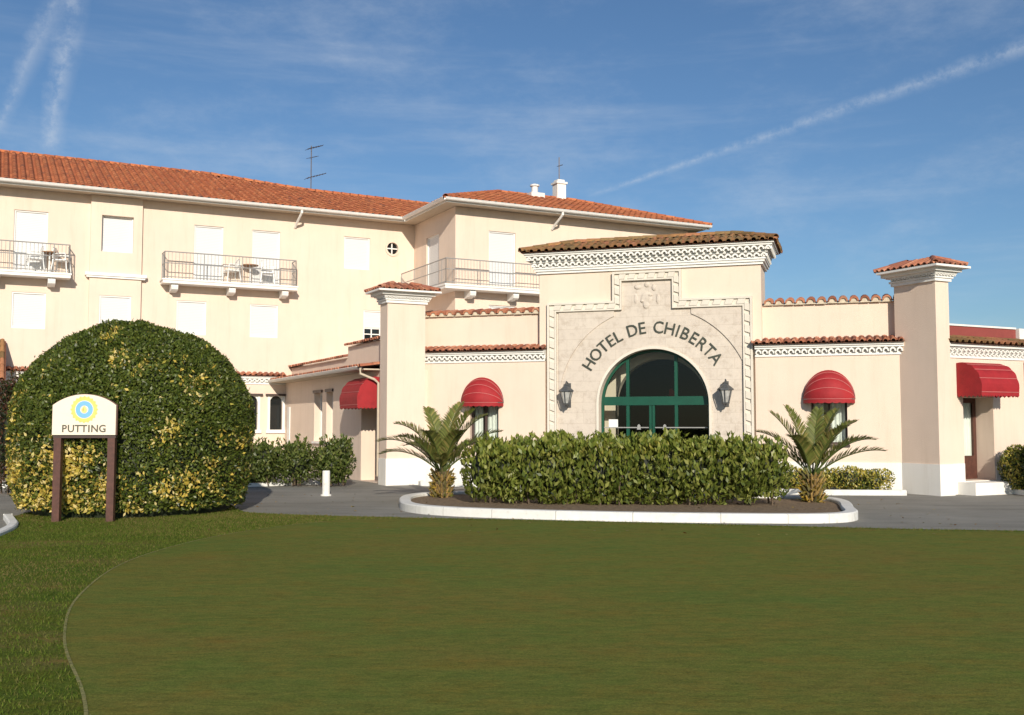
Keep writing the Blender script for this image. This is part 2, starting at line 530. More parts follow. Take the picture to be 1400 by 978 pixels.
def railing_mb(path, z, h=0.9, r=0.016, gap=0.115, posts=()):
    mb = MB(); mb.m = 0
    pts = [Vector((p[0], p[1], 0)) for p in path]
    for zz, rr in ((z + h, r * 1.3), (z + h * 0.58, r), (z + 0.07, r)):
        mb.tube([p + Vector((0, 0, zz)) for p in pts], rr, 6)
    for a, b in zip(pts[:-1], pts[1:]):
        ln = (b - a).length; n = max(1, int(ln / gap))
        for i in range(n + 1):
            q = a + (b - a) * (i / n)
            big = i in (0, n) or (i % 11 == 0)
            mb.tube([q + Vector((0, 0, z)), q + Vector((0, 0, z + h))], 0.017 if big else 0.0065, 5 if big else 4, False)
    return mb

def corbel_mb(w=0.22, d=0.6, h=0.26):
    mb = MB()
    prof = [(0, 0)]
    prof = [(0.0, -h), (-d * 0.25, -h), (-d * 0.55, -h * 0.82), (-d * 0.72, -h * 0.92), (-d * 0.9, -h * 0.72), (-d * 0.95, -h * 0.35), (-d * 0.88, 0.0), (0.0, 0.0)]
    mb.prism([(y, z) for y, z in prof], -w / 2, w / 2, 'x')
    return mb

def balcony(parent, x0, x1, y, zb, zt, d, corbs, rail_path, h=0.9):
    mb = MB()
    mb.box(x0, x1, y - d, y - 0.002, zb, zt)
    mb.box(x0 - 0.03, x1 + 0.03, y - d - 0.03, y - 0.004, zt - 0.05, zt + 0.003)
    s = mb.build('balcony', M['white'], parent)
    railing_mb(rail_path, zt, h).build('railing', M['rail'], s)
    for cx in corbs:
        corbel_mb(d=d * 0.9).build('corbel', M['white'], s, (cx, y - 0.003, zb - 0.001))
    return s

# ================================================================== THREE-STOREY WING
hotel = thing('hotel_wing', 'three-storey cream hotel wing with orange tiled roof, white shutters and iron balconies', 'building', (L0[0], L0[1], 0), RL)
EZ = 9.2           # wall top
w1 = [(-7.48, -6.48, 6.5, 8.5), (-1.86, -0.86, 6.5, 8.5), (0.14, 1.14, 6.5, 8.5), (3.53, 4.53, 7.35, 8.55),
      (-14.5, -13.5, 6.5, 8.5), (-11.9, -10.9, 7.35, 8.55), (-9.75, -8.75, 6.5, 8.5), (-17, -16, 6.5, 8.5)]
BAYHOLE = [(-4.9, -3.8, 4.6, 8.6, 0.02)]
w2 = [(-7.48, -6.48, 4.67, 5.84), (-2.4, -1.4, 4.67, 5.84), (0.1, 1.1, 4.67, 5.84), (4.3, 5.3, 4.67, 5.84),
      (-14.5, -13.5, 4.67, 5.84), (-11.9, -10.9, 4.67, 5.84), (-9.75, -8.75, 4.67, 5.84), (-17, -16, 4.67, 5.84)]
rc = (5.42, 8.24, 0.25)
gw = [(0.86, 1.30, 1.40, 2.60), (-0.02, 0.42, 1.40, 2.60), (-2.4, -1.9, 1.4, 2.6), (-7.6, -6.6, 1.0, 2.5)]
mb = MB()
rsq = (rc[0] - rc[2], rc[0] + rc[2], rc[1] - rc[2], rc[1] + rc[2])
wall_holes(mb, -22, 6.298, -0.05, EZ, 0, w1 + w2 + gw + BAYHOLE + [(*rsq, 0.0)], 0.14)
n = 24                                            # round window: fill the square corners round the circle
for k in range(n):
    a0, a1 = 2 * pi * k / n, 2 * pi * (k + 1) / n
    def sq(a):
        c, s = cos(a), sin(a); m_ = max(abs(c), abs(s)); return (rc[0] + rc[2] * c / m_, rc[1] + rc[2] * s / m_)
    def ci(a): return (rc[0] + 0.225 * cos(a), rc[1] + 0.225 * sin(a))
    p0, p1, q0, q1 = ci(a0), ci(a1), sq(a0), sq(a1)
    mb.face([(p0[0], 0, p0[1]), (q0[0], 0, q0[1]), (q1[0], 0, q1[1]), (p1[0], 0, p1[1])])
    mb.face([(p0[0], 0, p0[1]), (p1[0], 0, p1[1]), (p1[0], 0.12, p1[1]), (p0[0], 0.12, p0[1])])
mb.box(-22, 6.298, 0.3, 10.5, -0.05, EZ, 'f')
mb.build('wall', M['cream'], hotel)
# shallow bay
bx0, bx1 = -5.2, -3.58
mb = MB()
b1 = (-4.86, -3.86, 7.33, 8.55, 0.24); b2 = (-4.88, -3.88, 4.67, 5.86, 0.16)
wall_holes(mb, bx0, bx1, 3.4, EZ - 0.004, -0.13, [b1, b2])
for x in (bx0, bx1):
    mb.face([(x, -0.13, 3.4), (x, 0.02, 3.4), (x, 0.02, EZ - 0.004), (x, -0.13, EZ - 0.004)])
mb.box(-4.905, -3.795, 0.12, 0.13, 4.595, 8.605)
mb.build('bay', M['cream_smooth'], hotel)
mb = MB(); mb.box(-5.34, -3.42, -0.24, -0.002, 6.50, 6.60); mb.box(-5.30, -3.46, -0.2, -0.002, 6.44, 6.503)
mb.build('ledge', M['white'], hotel)
window(hotel, b1[0], b1[2], 1.0, b1[3] - b1[2], -0.13, 'shut', False, depth=0.225)
window(hotel, b2[0], b2[2], 1.0, b2[3] - b2[2], -0.13, 'shut', True, depth=0.10)
for (a, b, c, d) in w1:
    window(hotel, a, c, b - a, d - c, 0, 'door' if c < 7 else 'shut', False, depth=0.12)
for i, (a, b, c, d) in enumerate(w2):
    window(hotel, a, c, b - a, d - c, 0, 'shut', False, depth=0.10, open_k=0.44 if i == 3 else 0.0)
# round window
mb = MB()
def ring(mb, cx, cz, r0, r1, y0, y1, n=24, a0=0, a1=2 * pi):
    for k in range(n):
        a, b = a0 + (a1 - a0) * k / n, a0 + (a1 - a0) * (k + 1) / n
        P = lambda r, t, y: (cx + r * cos(t), y, cz + r * sin(t))
        mb.face([P(r0, a, y0), P(r1, a, y0), P(r1, b, y0), P(r0, b, y0)])
        mb.face([P(r1, a, y0), P(r1, a, y1), P(r1, b, y1), P(r1, b, y0)])
        mb.face([P(r0, b, y0), P(r0, b, y1), P(r0, a, y1), P(r0, a, y0)])
ring(mb, rc[0], rc[1], 0.225, 0.30, -0.035, 0.0)
rw = mb.build('round_window', M['cream_smooth'], hotel)
mb = MB(); mb.prism([(rc[0] + 0.224 * cos(2 * pi * k / 20), rc[1] + 0.224 * sin(2 * pi * k / 20)) for k in range(20)], 0.10, 0.11, 'y')
mb.build('pane', M['darkglass'], rw)
mb = MB(); mb.box(rc[0] - 0.02, rc[0] + 0.02, 0.06, 0.098, rc[1] - 0.22, rc[1] + 0.22); mb.box(rc[0] - 0.22, rc[0] + 0.22, 0.055, 0.096, rc[1] - 0.02, rc[1] + 0.02)
mb.build('glazing_bar', M['white'], rw)
# ground floor windows with arched surrounds
for (a, b, c, d) in gw:
    w = b - a; h = d - c
    mb = MB()
    mb.box(-0.09, 0.0, -0.03, 0.02, 0, h); mb.box(w, w + 0.09, -0.03, 0.02, 0, h)
    mb.box(-0.14, w + 0.14, -0.07, 0.03, -0.12, 0.0)
    for k in range(8):                            # arched head filled above the opening
        a0, a1 = pi * k / 8, pi * (k + 1) / 8
        x0, x1 = w / 2 - w / 2 * cos(a0), w / 2 - w / 2 * cos(a1)
        z0, z1 = h - 0.22 + 0.22 * sin(a0), h - 0.22 + 0.22 * sin(a1)
        mb.face([(x0, 0.004, z0), (x1, 0.004, z1), (x1, 0.004, h), (x0, 0.004, h)])
        mb.face([(x0, 0.004, z0), (x0, 0.1, z0), (x1, 0.1, z1), (x1, 0.004, z1)])
    o = mb.build('window', M['white_wall'], hotel, (a, 0, c))
    mb = MB(); mb.box(-0.16, w + 0.16, -0.12, -0.002, h + 0.002, h + 0.07); mb.build('window_hood', M['trim_dark'], o)
    mb = MB(); mb.face([(0, 0.12, 0), (w, 0.12, 0), (w, 0.12, h), (0, 0.12, h)]); mb.build('pane', M['darkglass'], o)
# ground floor cornice with a line of tiles
mb = MB(); mb.col = (0.8, 0.78, 0.74)
genoise(mb, -22, 1.395, 0, 3.08, 1, 0.17, 0.11, 0.17); mb.box(-22, 1.395, -0.14, 0.1, 3.252, 3.30)
mb.box(-22, 1.395, -0.035, 0.1, 3.0, 3.075)
co = mb.build('cornice', M['attr'], hotel)
mb = MB(); tile_field(mb, (-22, -0.2, 3.305), (1, 0, 0), (0, 0.2, 0.085), 23.4, 0.22, 'old', 0.2, 0.22)
mb.build('cornice_tiles', M['tile'], co)
# projecting end block
mb = MB()
fb = [(7.6, 8.66, 6.5, 8.45), (7.6, 8.66, 4.6, 5.8), (11.2, 12.2, 6.5, 8.45), (14.2, 15.2, 6.5, 8.45)]
wall_holes(mb, 6.3, 16.3, -0.05, EZ - 0.003, -3.9, fb, 0.14)
mb.box(6.303, 16.3, -3.6, 4, -0.05, EZ - 0.003, 'fl')
mbk = MB()                                        # its side wall faces -x: built rotated
Rm = Matrix.Translation((6.3, 0, 0)) @ Matrix.Rotation(radians(-90), 4, 'Z')
mb.M = Rm
sd = [(1.24, 2.43, 6.5, 8.5)]
wall_holes(mb, 0.0, 3.9, -0.05, EZ - 0.003, 0, sd, 0.14)
mb.M = None
mb.build('end_block', M['cream'], hotel)
for (a, b, c, d) in fb:
    window(hotel, a, c, b - a, d - c, -3.9, 'door' if c > 6 else 'shut', False, depth=0.12)
window(hotel, 0, 0, 1.19, 2.0, 0, 'door', False, rotz=radians(-90), off=(6.3, -1.24, 6.5), depth=0.12)
# eaves, soffit, gutter
mb = MB()
OV = 0.62
mb.box(-22.3, 5.7, -OV, 0.25, EZ + 0.003, EZ + 0.05)
mb.box(5.7, 16.85, -3.9 - OV, 0.25, EZ + 0.006, EZ + 0.053)
so = mb.build('soffit', M['soffit'], hotel)
mb = MB()
mb.box(-22.3, 5.72, -OV - 0.03, -OV - 0.002, EZ - 0.03, EZ + 0.12)
mb.box(5.668, 5.697, -3.9 - OV - 0.03, -OV - 0.032, EZ - 0.03, EZ + 0.12)
mb.box(5.70, 16.85, -3.9 - OV - 0.03, -3.9 - OV - 0.002, EZ - 0.03, EZ + 0.12)
mb.build('fascia', M['gutter'], hotel)
def gutter_mb(path, r=0.085):
    mb = MB(); pts = [Vector(p) for p in path]
    for i in range(len(pts) - 1):
        a, b = pts[i], pts[i + 1]; t = (b - a).normalized(); s = Vector((t.y, -t.x, 0))
        prev = None
        for k in range(8):
            an = pi + pi * k / 7
            e = s * (cos(an) * r) + Vector((0, 0, sin(an) * r))
            if prev: mb.face([a + prev, b + prev, b + e, a + e])
            prev = e
        mb.tube([a + s * r, b + s * r], 0.014, 6)
    return mb
gutter_mb([(-22.3, -OV - 0.12, EZ + 0.10), (5.58, -OV - 0.12, EZ + 0.10), (5.58, -3.9 - OV - 0.12, EZ + 0.10), (16.85, -3.9 - OV - 0.12, EZ + 0.10)]).build('gutter', M['white'], hotel)
for (x, y) in ((1.72, 0), (10.2, -3.9)):
    mb = MB(); mb.tube([(x, y - OV - 0.12, EZ + 0.03), (x, y - OV - 0.12, EZ - 0.06), (x - 0.02, y - OV + 0.02, EZ - 0.16), (x - 0.05, y - 0.16, EZ - 0.40), (x - 0.05, y - 0.05, EZ - 0.48), (x - 0.05, y + 0.02, EZ - 0.48)], 0.045, 8)
    mb.build('downpipe', M['white'], hotel)
# roofs
ez = EZ + 0.10
def slope_vec(dy, dz): return Vector((0, dy, dz))
mb = MB()
RZ = 11.5; yr = 5.0
up = Vector((0, yr + OV, RZ - ez)); sl = up.length
tile_field(mb, (-22.3, -OV - 0.06, ez), (1, 0, 0), up, 21.9, sl, 'orange', 0.25, 0.37)
zr = [11.5, 11.42, 11.34, 11.27, 11.2]; xr = [-0.4, 0.9, 2.2, 3.5, 10.6]
mb.clips = [(Vector((5.66, -OV, 0)), Vector((1, -0.9, 0)).normalized())]
for k in range(4):
    upk = Vector((0, yr + OV, zr[k + 1] - ez))
    tile_field(mb, (xr[k], -OV - 0.06, ez), (1, 0, 0), upk, xr[k + 1] - xr[k], upk.length, 'orange', 0.25, 0.37)
    mb.face([(xr[k], -OV - 0.06, ez), (xr[k], yr, zr[k] + 0.06), (xr[k], yr, zr[k + 1] - 0.1)], (0.5, 0.14, 0.06))
mb.clips = []
ridge_tiles(mb, (-22.3, yr, RZ + 0.02), (-0.4, yr, RZ + 0.02), 'orange', 0.13)
for k in range(4): ridge_tiles(mb, (xr[k], yr, zr[k] + 0.02), (xr[k + 1], yr, zr[k + 1] + 0.02), 'orange', 0.13)
mb.face([(-22.3, yr, RZ), (9, yr, 11.19), (9, 10.8, ez), (-22.3, 10.8, ez)], (0.5, 0.14, 0.06))
roof = mb.build('roof', M['tile'], hotel)
mb = MB()
ex0, ex1, ey = 5.64, 16.9, -3.9 - OV - 0.06
run = 4.1; rz = ez + 1.42
f_or = Vector((0, 1, 0)); upf = Vector((0, run, rz - ez))
n45 = Vector((-1, 1, 0)).normalized()
mb.clips = [(Vector((ex0, ey, 0)), Vector((-1, 1, 0)).normalized()), (Vector((ex1, ey, 0)), Vector((1, 1, 0)).normalized())]
tile_field(mb, (ex0, ey, ez), (1, 0, 0), upf, ex1 - ex0, upf.length, 'orange', 0.25, 0.37)
mb.clips = [(Vector((ex0, ey, 0)), Vector((1, -1, 0)).normalized())]
ups = Vector((run, 0, rz - ez))
tile_field(mb, (ex0, ey + 9, ez), (0, -1, 0), ups, 9, ups.length, 'orange', 0.25, 0.37)
mb.clips = [(Vector((ex1, ey, 0)), Vector((-1, -1, 0)).normalized())]
ups = Vector((-run, 0, rz - ez))
tile_field(mb, (ex1, ey, ez), (0, 1, 0), ups, 9, ups.length, 'orange', 0.25, 0.37)
mb.clips = []
ridge_tiles(mb, (ex0, ey, ez + 0.05), (ex0 + run, ey + run, rz + 0.05), 'orange', 0.12)
ridge_tiles(mb, (ex1, ey, ez + 0.05), (ex1 - run, ey + run, rz + 0.05), 'orange', 0.12)
ridge_tiles(mb, (ex0 + run, ey + run, rz + 0.03), (ex1 - run, ey + run, rz + 0.03), 'orange', 0.12)
mb.face([(ex0 + run, ey + run, rz), (ex1 - run, ey + run, rz), (ex1, ey + 2 * run, ez), (ex0, ey + 2 * run, ez)], (0.5, 0.14, 0.06))
hip = mb.build('hip_roof', M['tile'], hotel)
mb = MB()
cxx, cyy = 12.42, ey + run
mb.box(cxx - 0.2, cxx + 0.2, cyy - 0.2, cyy + 0.2, rz - 0.3, rz + 0.62); mb.box(cxx - 0.25, cxx + 0.25, cyy - 0.25, cyy + 0.25, rz + 0.622, rz + 0.70)
mb.box(cxx - 0.16, cxx + 0.16, cyy - 0.16, cyy + 0.16, rz + 0.702, rz + 0.80)
mb.build('chimney', M['white_wall'], hip)
mb = MB()
vx = 11.15
mb.box(vx - 0.3, vx + 0.3, cyy - 0.55, cyy - 0.05, rz - 0.14, rz + 0.06)
mb.lathe([(0.13, 0), (0.13, 0.3), (0.19, 0.3), (0.19, 0.36), (0.0, 0.42)], (vx, cyy - 0.25, rz + 0.06), 10)
mb.build('roof_vent', M['gutter'], hip)
# balconies
def corb_at(*xs): return xs
balcony(hotel, -10.2, -5.8, 0, 6.3, 6.45, 0.62, (-9.6, -7.95, -6.35), [(-10.15, -0.02), (-10.15, -0.58), (-5.84, -0.58), (-5.84, -0.02)], 0.93)
balcony(hotel, -2.95, 1.62, 0, 6.34, 6.49, 0.62, (-2.55, -0.63, 1.22), [(-2.9, -0.02), (-2.9, -0.58), (1.58, -0.58), (1.58, -0.02)], 0.92)
mb = MB()
mb.box(5.66, 12.5, -4.52, -3.902, 6.22, 6.37); mb.box(5.66, 6.298, -3.903, -0.25, 6.22, 6.37)
mb.box(5.63, 12.53, -4.55, -3.904, 6.32, 6.373); mb.box(5.63, 6.296, -3.905, -0.22, 6.32, 6.374)
bs = mb.build('balcony', M['white'], hotel)
railing_mb([(5.7, -0.25), (5.7, -4.48), (12.46, -4.48), (12.46, -3.92)], 6.373, 0.88).build('railing', M['rail'], bs)
for x in (6.75, 8.42, 10.3):
    corbel_mb(d=0.56).build('corbel', M['white'], bs, (x, -3.903, 6.219))

# furniture on the balconies
def plastic_chair(label, loc, rotz):
    t = thing('plastic_chair', label, 'chair', loc, rotz, 'white balcony chairs')
    mb = MB(); mb.box(-0.22, 0.22, -0.22, 0.22, 0.42, 0.46); mb.build('seat', M['plastic'], t)
    mb = MB(); mb.prism([(-0.22, 0.46), (0.22, 0.46), (0.22, 0.75), (0.14, 0.86), (-0.14, 0.86), (-0.22, 0.75)], 0.19, 0.22, 'y'); mb.build('backrest', M['plastic'], t)
    for sx in (-1, 1):
        mb = MB(); mb.tube([(sx * 0.24, 0.2, 0.64), (sx * 0.25, -0.2, 0.64)], 0.02, 6); mb.tube([(sx * 0.25, -0.19, 0.64), (sx * 0.24, -0.2, 0.42)], 0.018, 6); mb.build('armrest', M['plastic'], t)
        for sy in (-1, 1):
            mb = MB(); mb.tube([(sx * 0.2, sy * 0.2, 0.42), (sx * 0.25, sy * 0.25, 0.0)], [0.022, 0.016], 6); mb.build('leg', M['plastic'], t)
    return t
def patio_table(label, loc):
    t = thing('patio_table', label, 'table', loc, RL, 'small balcony tables')
    mb = MB(); mb.lathe([(0.0, 0.66), (0.28, 0.66), (0.28, 0.69), (0.0, 0.69)], (0, 0, 0), 18); mb.build('tabletop', M['wood'], t)
    mb = MB(); mb.lathe([(0.2, 0.0), (0.2, 0.02), (0.03, 0.06), (0.03, 0.66)], (0, 0, 0), 12); mb.build('pedestal', M['plastic'], t)
plastic_chair('white plastic chair on the leftmost balcony, left of the small table', LW(-6.85, -0.30, 6.453), RL + radians(-80))
patio_table('small brown round table on the leftmost balcony', LW(-6.42, -0.3, 6.453))
plastic_chair('white plastic chair on the leftmost balcony, against the end railing', LW(-6.07, -0.30, 6.453), RL + radians(70))
plastic_chair('white plastic chair on the two-door balcony, left of the brown table', LW(-0.62, -0.30, 6.493), RL + radians(-80))
patio_table('small brown round table on the balcony with two shuttered doors', LW(0.02, -0.3, 6.493))
plastic_chair('white plastic chair on the two-door balcony, right of the brown table', LW(0.62, -0.30, 6.493), RL + radians(80))

# aerials
def aerial(label, loc, mast, booms):
    t = thing('tv_antenna', label, 'antenna', loc, RL)
    mb = MB(); mb.tube([(0, 0, -0.2), (0, 0, mast)], 0.022, 6); mb.build('mast', M['aerial'], t)
    for (z, ln, ne, el, ang) in booms:
        mb = MB()
        d = Vector((cos(ang), sin(ang), 0.38)).normalized(); s = Vector((-sin(ang), cos(ang), 0))
        a = Vector((0, 0, z)) - d * ln * 0.25
        mb.tube([a, a + d * ln], 0.016, 5)
        for i in range(ne):
            c = a + d * (ln * (i + 0.3) / ne)
            mb.tube([c - s * el * (1 - 0.05 * i), c + s * el * (1 - 0.05 * i)], 0.009, 4)
        mb.build('boom', M['aerial'], t)
aerial('tall television antenna on the ridge of the long orange roof', LW(3.65, yr, 11.25), 1.95, [(1.85, 0.75, 6, 0.3, 0.2), (1.45, 0.45, 4, 0.22, 0.5), (0.62, 0.95, 7, 0.28, 0.1)])
aerial('thin aerial standing on the white chimney', LW(cxx, cyy, rz + 0.8), 0.95, [(0.6, 0.3, 2, 0.1, 0.3)])

# ================================================================== LINKING WING (left, faces the drive)
linkw = thing('linking_wing', 'low single-storey cream wing with tiled eaves joining the tall wing to the entrance pavilion', 'building', (K0.x, K0.y, 0), RK)
mb = MB()
kw = [(3.7, 4.6, 1.05, 2.6, 0.3), (5.05, 5.75, 1.05, 2.6, 0.3), (8.45, 9.75, 0.02, 2.15, 0.7)]
wall_holes(mb, 0.003, 10.7, -0.05, 3.05, 0, kw)
mb.box(0.003, 10.7, 0.9, 6, -0.05, 3.05, 'f')
mb.build('wall', M['cream'], linkw)
for (a, b, c, d, e) in kw[:2]:
    mb = MB(); f = 0.06
    mb.box(a + .002, a + f, 0.2, 0.296, c, d); mb.box(b - f, b - .002, 0.2, 0.296, c, d); mb.box(a + f, b - f, 0.2, 0.296, d - f, d - .002); mb.box(a + f, b - f, 0.2, 0.296, c + .002, c + f)
    mb.box(a - 0.06, b + 0.06, -0.06, 0.19, c - 0.07, c - .002)
    o = mb.build('window', M['white'], linkw)
    mb = MB(); mb.face([(a, 0.28, c), (b, 0.28, c), (b, 0.28, d), (a, 0.28, d)]); mb.build('pane', M['darkglass'], o)
    mb = MB(); mb.box(a - 0.03, b + 0.03, -0.05, 0.0 - .002, d, d + 0.09); mb.build('lintel', M['trim_dark'], o)
mb = MB(); mb.box(8.452, 9.748, 0.66, 0.699, 0.02, 2.148); d_ = mb.build('door', M['trim_dark'], linkw)
mb = MB(); mb.face([(8.6, 0.655, 0.4), (9.6, 0.655, 0.4), (9.6, 0.655, 2.0), (8.6, 0.655, 2.0)]); mb.build('pane', M['darkglass'], d_)
mb = MB(); mb.box(0.45, 0.75, -0.03, -0.002, 0.9, 2.2); mb.build('meter_cabinet', M['white'], linkw)
mb = MB(); mb.box(-0.3, 10.1, -0.5, 0.2, 3.053, 3.09); mb.build('soffit', M['soffit'], linkw)
gutter_mb([(-0.3, -0.58, 3.14), (10.0, -0.58, 3.14)], 0.08).build('gutter', M['gutter'], linkw)
mb = MB(); tile_field(mb, (-0.3, -0.55, 3.14), (1, 0, 0), (0, 0.75, 0.10), 10.4, 0.76, 'old', 0.22, 0.36); mb.build('roof', M['tile'], linkw)
mb = MB(); mb.box(-0.2, 6.5, 0.22, 0.5, 3.092, 3.60); mb.box(6.503, 10.3, 0.22, 0.5, 3.092, 3.93); mb.box(0.5, 10.3, 0.503, 5.9, 3.06, 3.4, 'b')
pa = mb.build('parapet', M['cream'], linkw)
mb = MB()
for x0, x1, z in ((-0.3, 6.5, 3.62), (6.5, 10.35, 3.95)):
    tile_field(mb, (x0, 0.12, z), (1, 0, 0), (0, 0.5, 0.09), x1 - x0, 0.5, 'old', 0.2, 0.5)
mb.build('coping_tiles', M['tile'], pa)
mb = MB()
mb.tube([(10.05, -0.58, 3.10), (10.05, -0.58, 2.95), (10.1, -0.2, 2.8), (10.12, -0.09, 2.7), (10.12, -0.09, 0.2)], 0.035, 8); mb.build('downpipe', M['soffit'], linkw)

# ================================================================== ENTRANCE PAVILION
pav = thing('entrance_pavilion', 'cream entrance pavilion with arched stone doorway between two tile-capped pillars', 'building', (P0[0], P0[1], 0), RP)
ax, az, ar = 0.10, 2.10, 1.40                      # arch centre, springing, radius
def arch_front(mb, x0, x1, z1, y, r=ar, n=28):
    mb.face([(x0, y, -0.05), (ax - r, y, -0.05), (ax - r, y, z1), (x0, y, z1)])
    mb.face([(ax + r, y, -0.05), (x1, y, -0.05), (x1, y, z1), (ax + r, y, z1)])
    for k in range(n):
        a0, a1 = pi - pi * k / n, pi - pi * (k + 1) / n
        p0, p1 = (ax + r * cos(a0), az + r * sin(a0)), (ax + r * cos(a1), az + r * sin(a1))
        mb.face([(p0[0], y, p0[1]), (p1[0], y, p1[1]), (p1[0], y, z1), (p0[0], y, z1)])
def arch_reveal(mb, y0, y1, r=ar, n=28):
    mb.face([(ax - r, y0, -0.05), (ax - r, y1, -0.05), (ax - r, y1, az), (ax - r, y0, az)])
    mb.face([(ax + r, y1, -0.05), (ax + r, y0, -0.05), (ax + r, y0, az), (ax + r, y1, az)])
    for k in range(n):
        a0, a1 = pi - pi * k / n, pi - pi * (k + 1) / n
        mb.face([(ax + r * cos(a0), y0, az + r * sin(a0)), (ax + r * cos(a0), y1, az + r * sin(a0)), (ax + r * cos(a1), y1, az + r * sin(a1)), (ax + r * cos(a1), y0, az + r * sin(a1))])
PX0, PX1, PT = -2.88, 2.79, 5.52
mb = MB()
arch_front(mb, PX0, PX1, PT, 0.10); arch_reveal(mb, 0.10, 0.62)
mb.box(PX0, PX1, 0.62, 1.4, 3.7, PT, 'fb')
for x, s in ((PX0, 1), (PX1, -1)):
    mb.face([(x, 0.10, -0.05), (x, 0.63, -0.05), (x, 0.63, PT), (x, 0.10, PT)])
mb.box(-9.5, PX0, 3.5, 9, 0, 3.6, 'f'); mb.box(PX1, 9.0, 3.5, 9, 0, 3.6, 'f')
mb.face([(-6, 0.5, 3.6), (7, 0.5, 3.6), (7, 9, 3.6), (-6, 9, 3.6)])
mb.build('portal_wall', M['cream_smooth'], pav)
# stone facing, spandrels and the dentilled frame
SX0, SX1, SZ, TX0, TX1, TZ = -2.62, 2.56, 4.72, -0.89, 0.83, 5.46
mb = MB()
arch_front(mb, SX0, SX1, SZ, 0.082)
mb.face([(TX0, 0.082, SZ), (TX1, 0.082, SZ), (TX1, 0.082, TZ), (TX0, 0.082, TZ)])
arch_reveal(mb, 0.082, 0.1)
for sgn in (-1, 1):                                # proud spandrels outside the arch band
    R_ = 2.46; n = 14
    xa, xb = 0.98, (SX1 - 0.2 - ax) if sgn > 0 else (ax - SX0 - 0.2)
    xb = min(xb, R_ - 0.02)
    for k in range(n):
        u0, u1 = xa + (xb - xa) * k / n, xa + (xb - xa) * (k + 1) / n
        z0, z1 = az + sqrt(R_ ** 2 - u0 ** 2), az + sqrt(R_ ** 2 - u1 ** 2)
        A, B = ax + sgn * u0, ax + sgn * u1
        mb.face([(A, 0.045, z0), (B, 0.045, z1), (B, 0.045, SZ - 0.14), (A, 0.045, SZ - 0.14)])
        mb.face([(A, 0.045, z0), (A, 0.085, z0), (B, 0.085, z1), (B, 0.045, z1)])
    A = ax + sgn * xa; z0 = az + sqrt(R_ ** 2 - xa ** 2)
    mb.face([(A, 0.045, z0), (A, 0.085, z0), (A, 0.085, SZ - 0.14), (A, 0.045, SZ - 0.14)])
    B = ax + sgn * xb; z1 = az + sqrt(R_ ** 2 - xb ** 2)
    mb.face([(B, 0.045, z1), (B, 0.085, z1), (B, 0.085, SZ - 0.14), (B, 0.045, SZ - 0.14)])
sf = mb.build('stone_facing', M['stone'], pav)
# frame: outer fillet, row of blocks, inner fillet
mb = MB()
segs = [((SX0, 0), (SX0, SZ)), ((SX0, SZ), (TX0, SZ)), ((TX0, SZ), (TX0, TZ)), ((TX0, TZ), (TX1, TZ)), ((TX1, TZ), (TX1, SZ)), ((TX1, SZ), (SX1, SZ)), ((SX1, SZ), (SX1, 0))]
W = 0.15
def frame_pt(i, off):
    pts = [(SX0, 0), (SX0, SZ), (TX0, SZ), (TX0, TZ), (TX1, TZ), (TX1, SZ), (SX1, SZ), (SX1, 0)]
    sx = [1, 1, 1, 1, -1, -1, -1, -1]; sz = [0, -1, -1, -1, -1, -1, -1, 0]
    return (pts[i][0] + sx[i] * off, pts[i][1] + sz[i] * off)
def frame_band(o0, o1, y0, y1):
    for i in range(7):
        a0, a1 = frame_pt(i, o0), frame_pt(i, o1); b0, b1 = frame_pt(i + 1, o0), frame_pt(i + 1, o1)
        Q = lambda p, y: (p[0], y, p[1])
        mb.face([Q(a0, y0), Q(b0, y0), Q(b1, y0), Q(a1, y0)])
        mb.face([Q(a0, y0), Q(a0, y1), Q(b0, y1), Q(b0, y0)])
        mb.face([Q(a1, y1), Q(a1, y0), Q(b1, y0), Q(b1, y1)])
frame_band(-0.02, 0.035, -0.03, 0.1)
frame_band(0.035, 0.175, 0.025, 0.1)
frame_band(0.175, 0.215, -0.01, 0.1)
for i in range(7):
    a, b = Vector((*frame_pt(i, 0.105), 0)), Vector((*frame_pt(i + 1, 0.105), 0))
    ln = (b - a).length; k = max(2, int(round(ln / 0.27)))
    t = (b - a) / ln; s = Vector((-t.y, t.x, 0))
    for j in range(k):
        c = a + t * (ln * (j + 0.5) / k); h = ln / k * 0.40
        poly = [c - t * h - s * 0.062, c + t * h * 0.6 - s * 0.062, c + t * h + s * 0.062, c - t * h * 0.6 + s * 0.062]
        mb.prism([(p.x, p.y) for p in poly], -0.018, 0.026, 'y')
mb.build('arch_frame', M['stone_trim'], pav)
# white arch ring
mb = MB()
ring(mb, ax, az, ar - 0.005, ar + 0.06, 0.045, 0.10, 40, 0, pi)
for s in (-1, 1):
    x0, x1 = sorted((ax + s * (ar - 0.005), ax + s * (ar + 0.06)))
    mb.box(x0, x1, 0.045, 0.0995, 0, az)
mb.build('arch_ring', M['stone_trim'], pav)
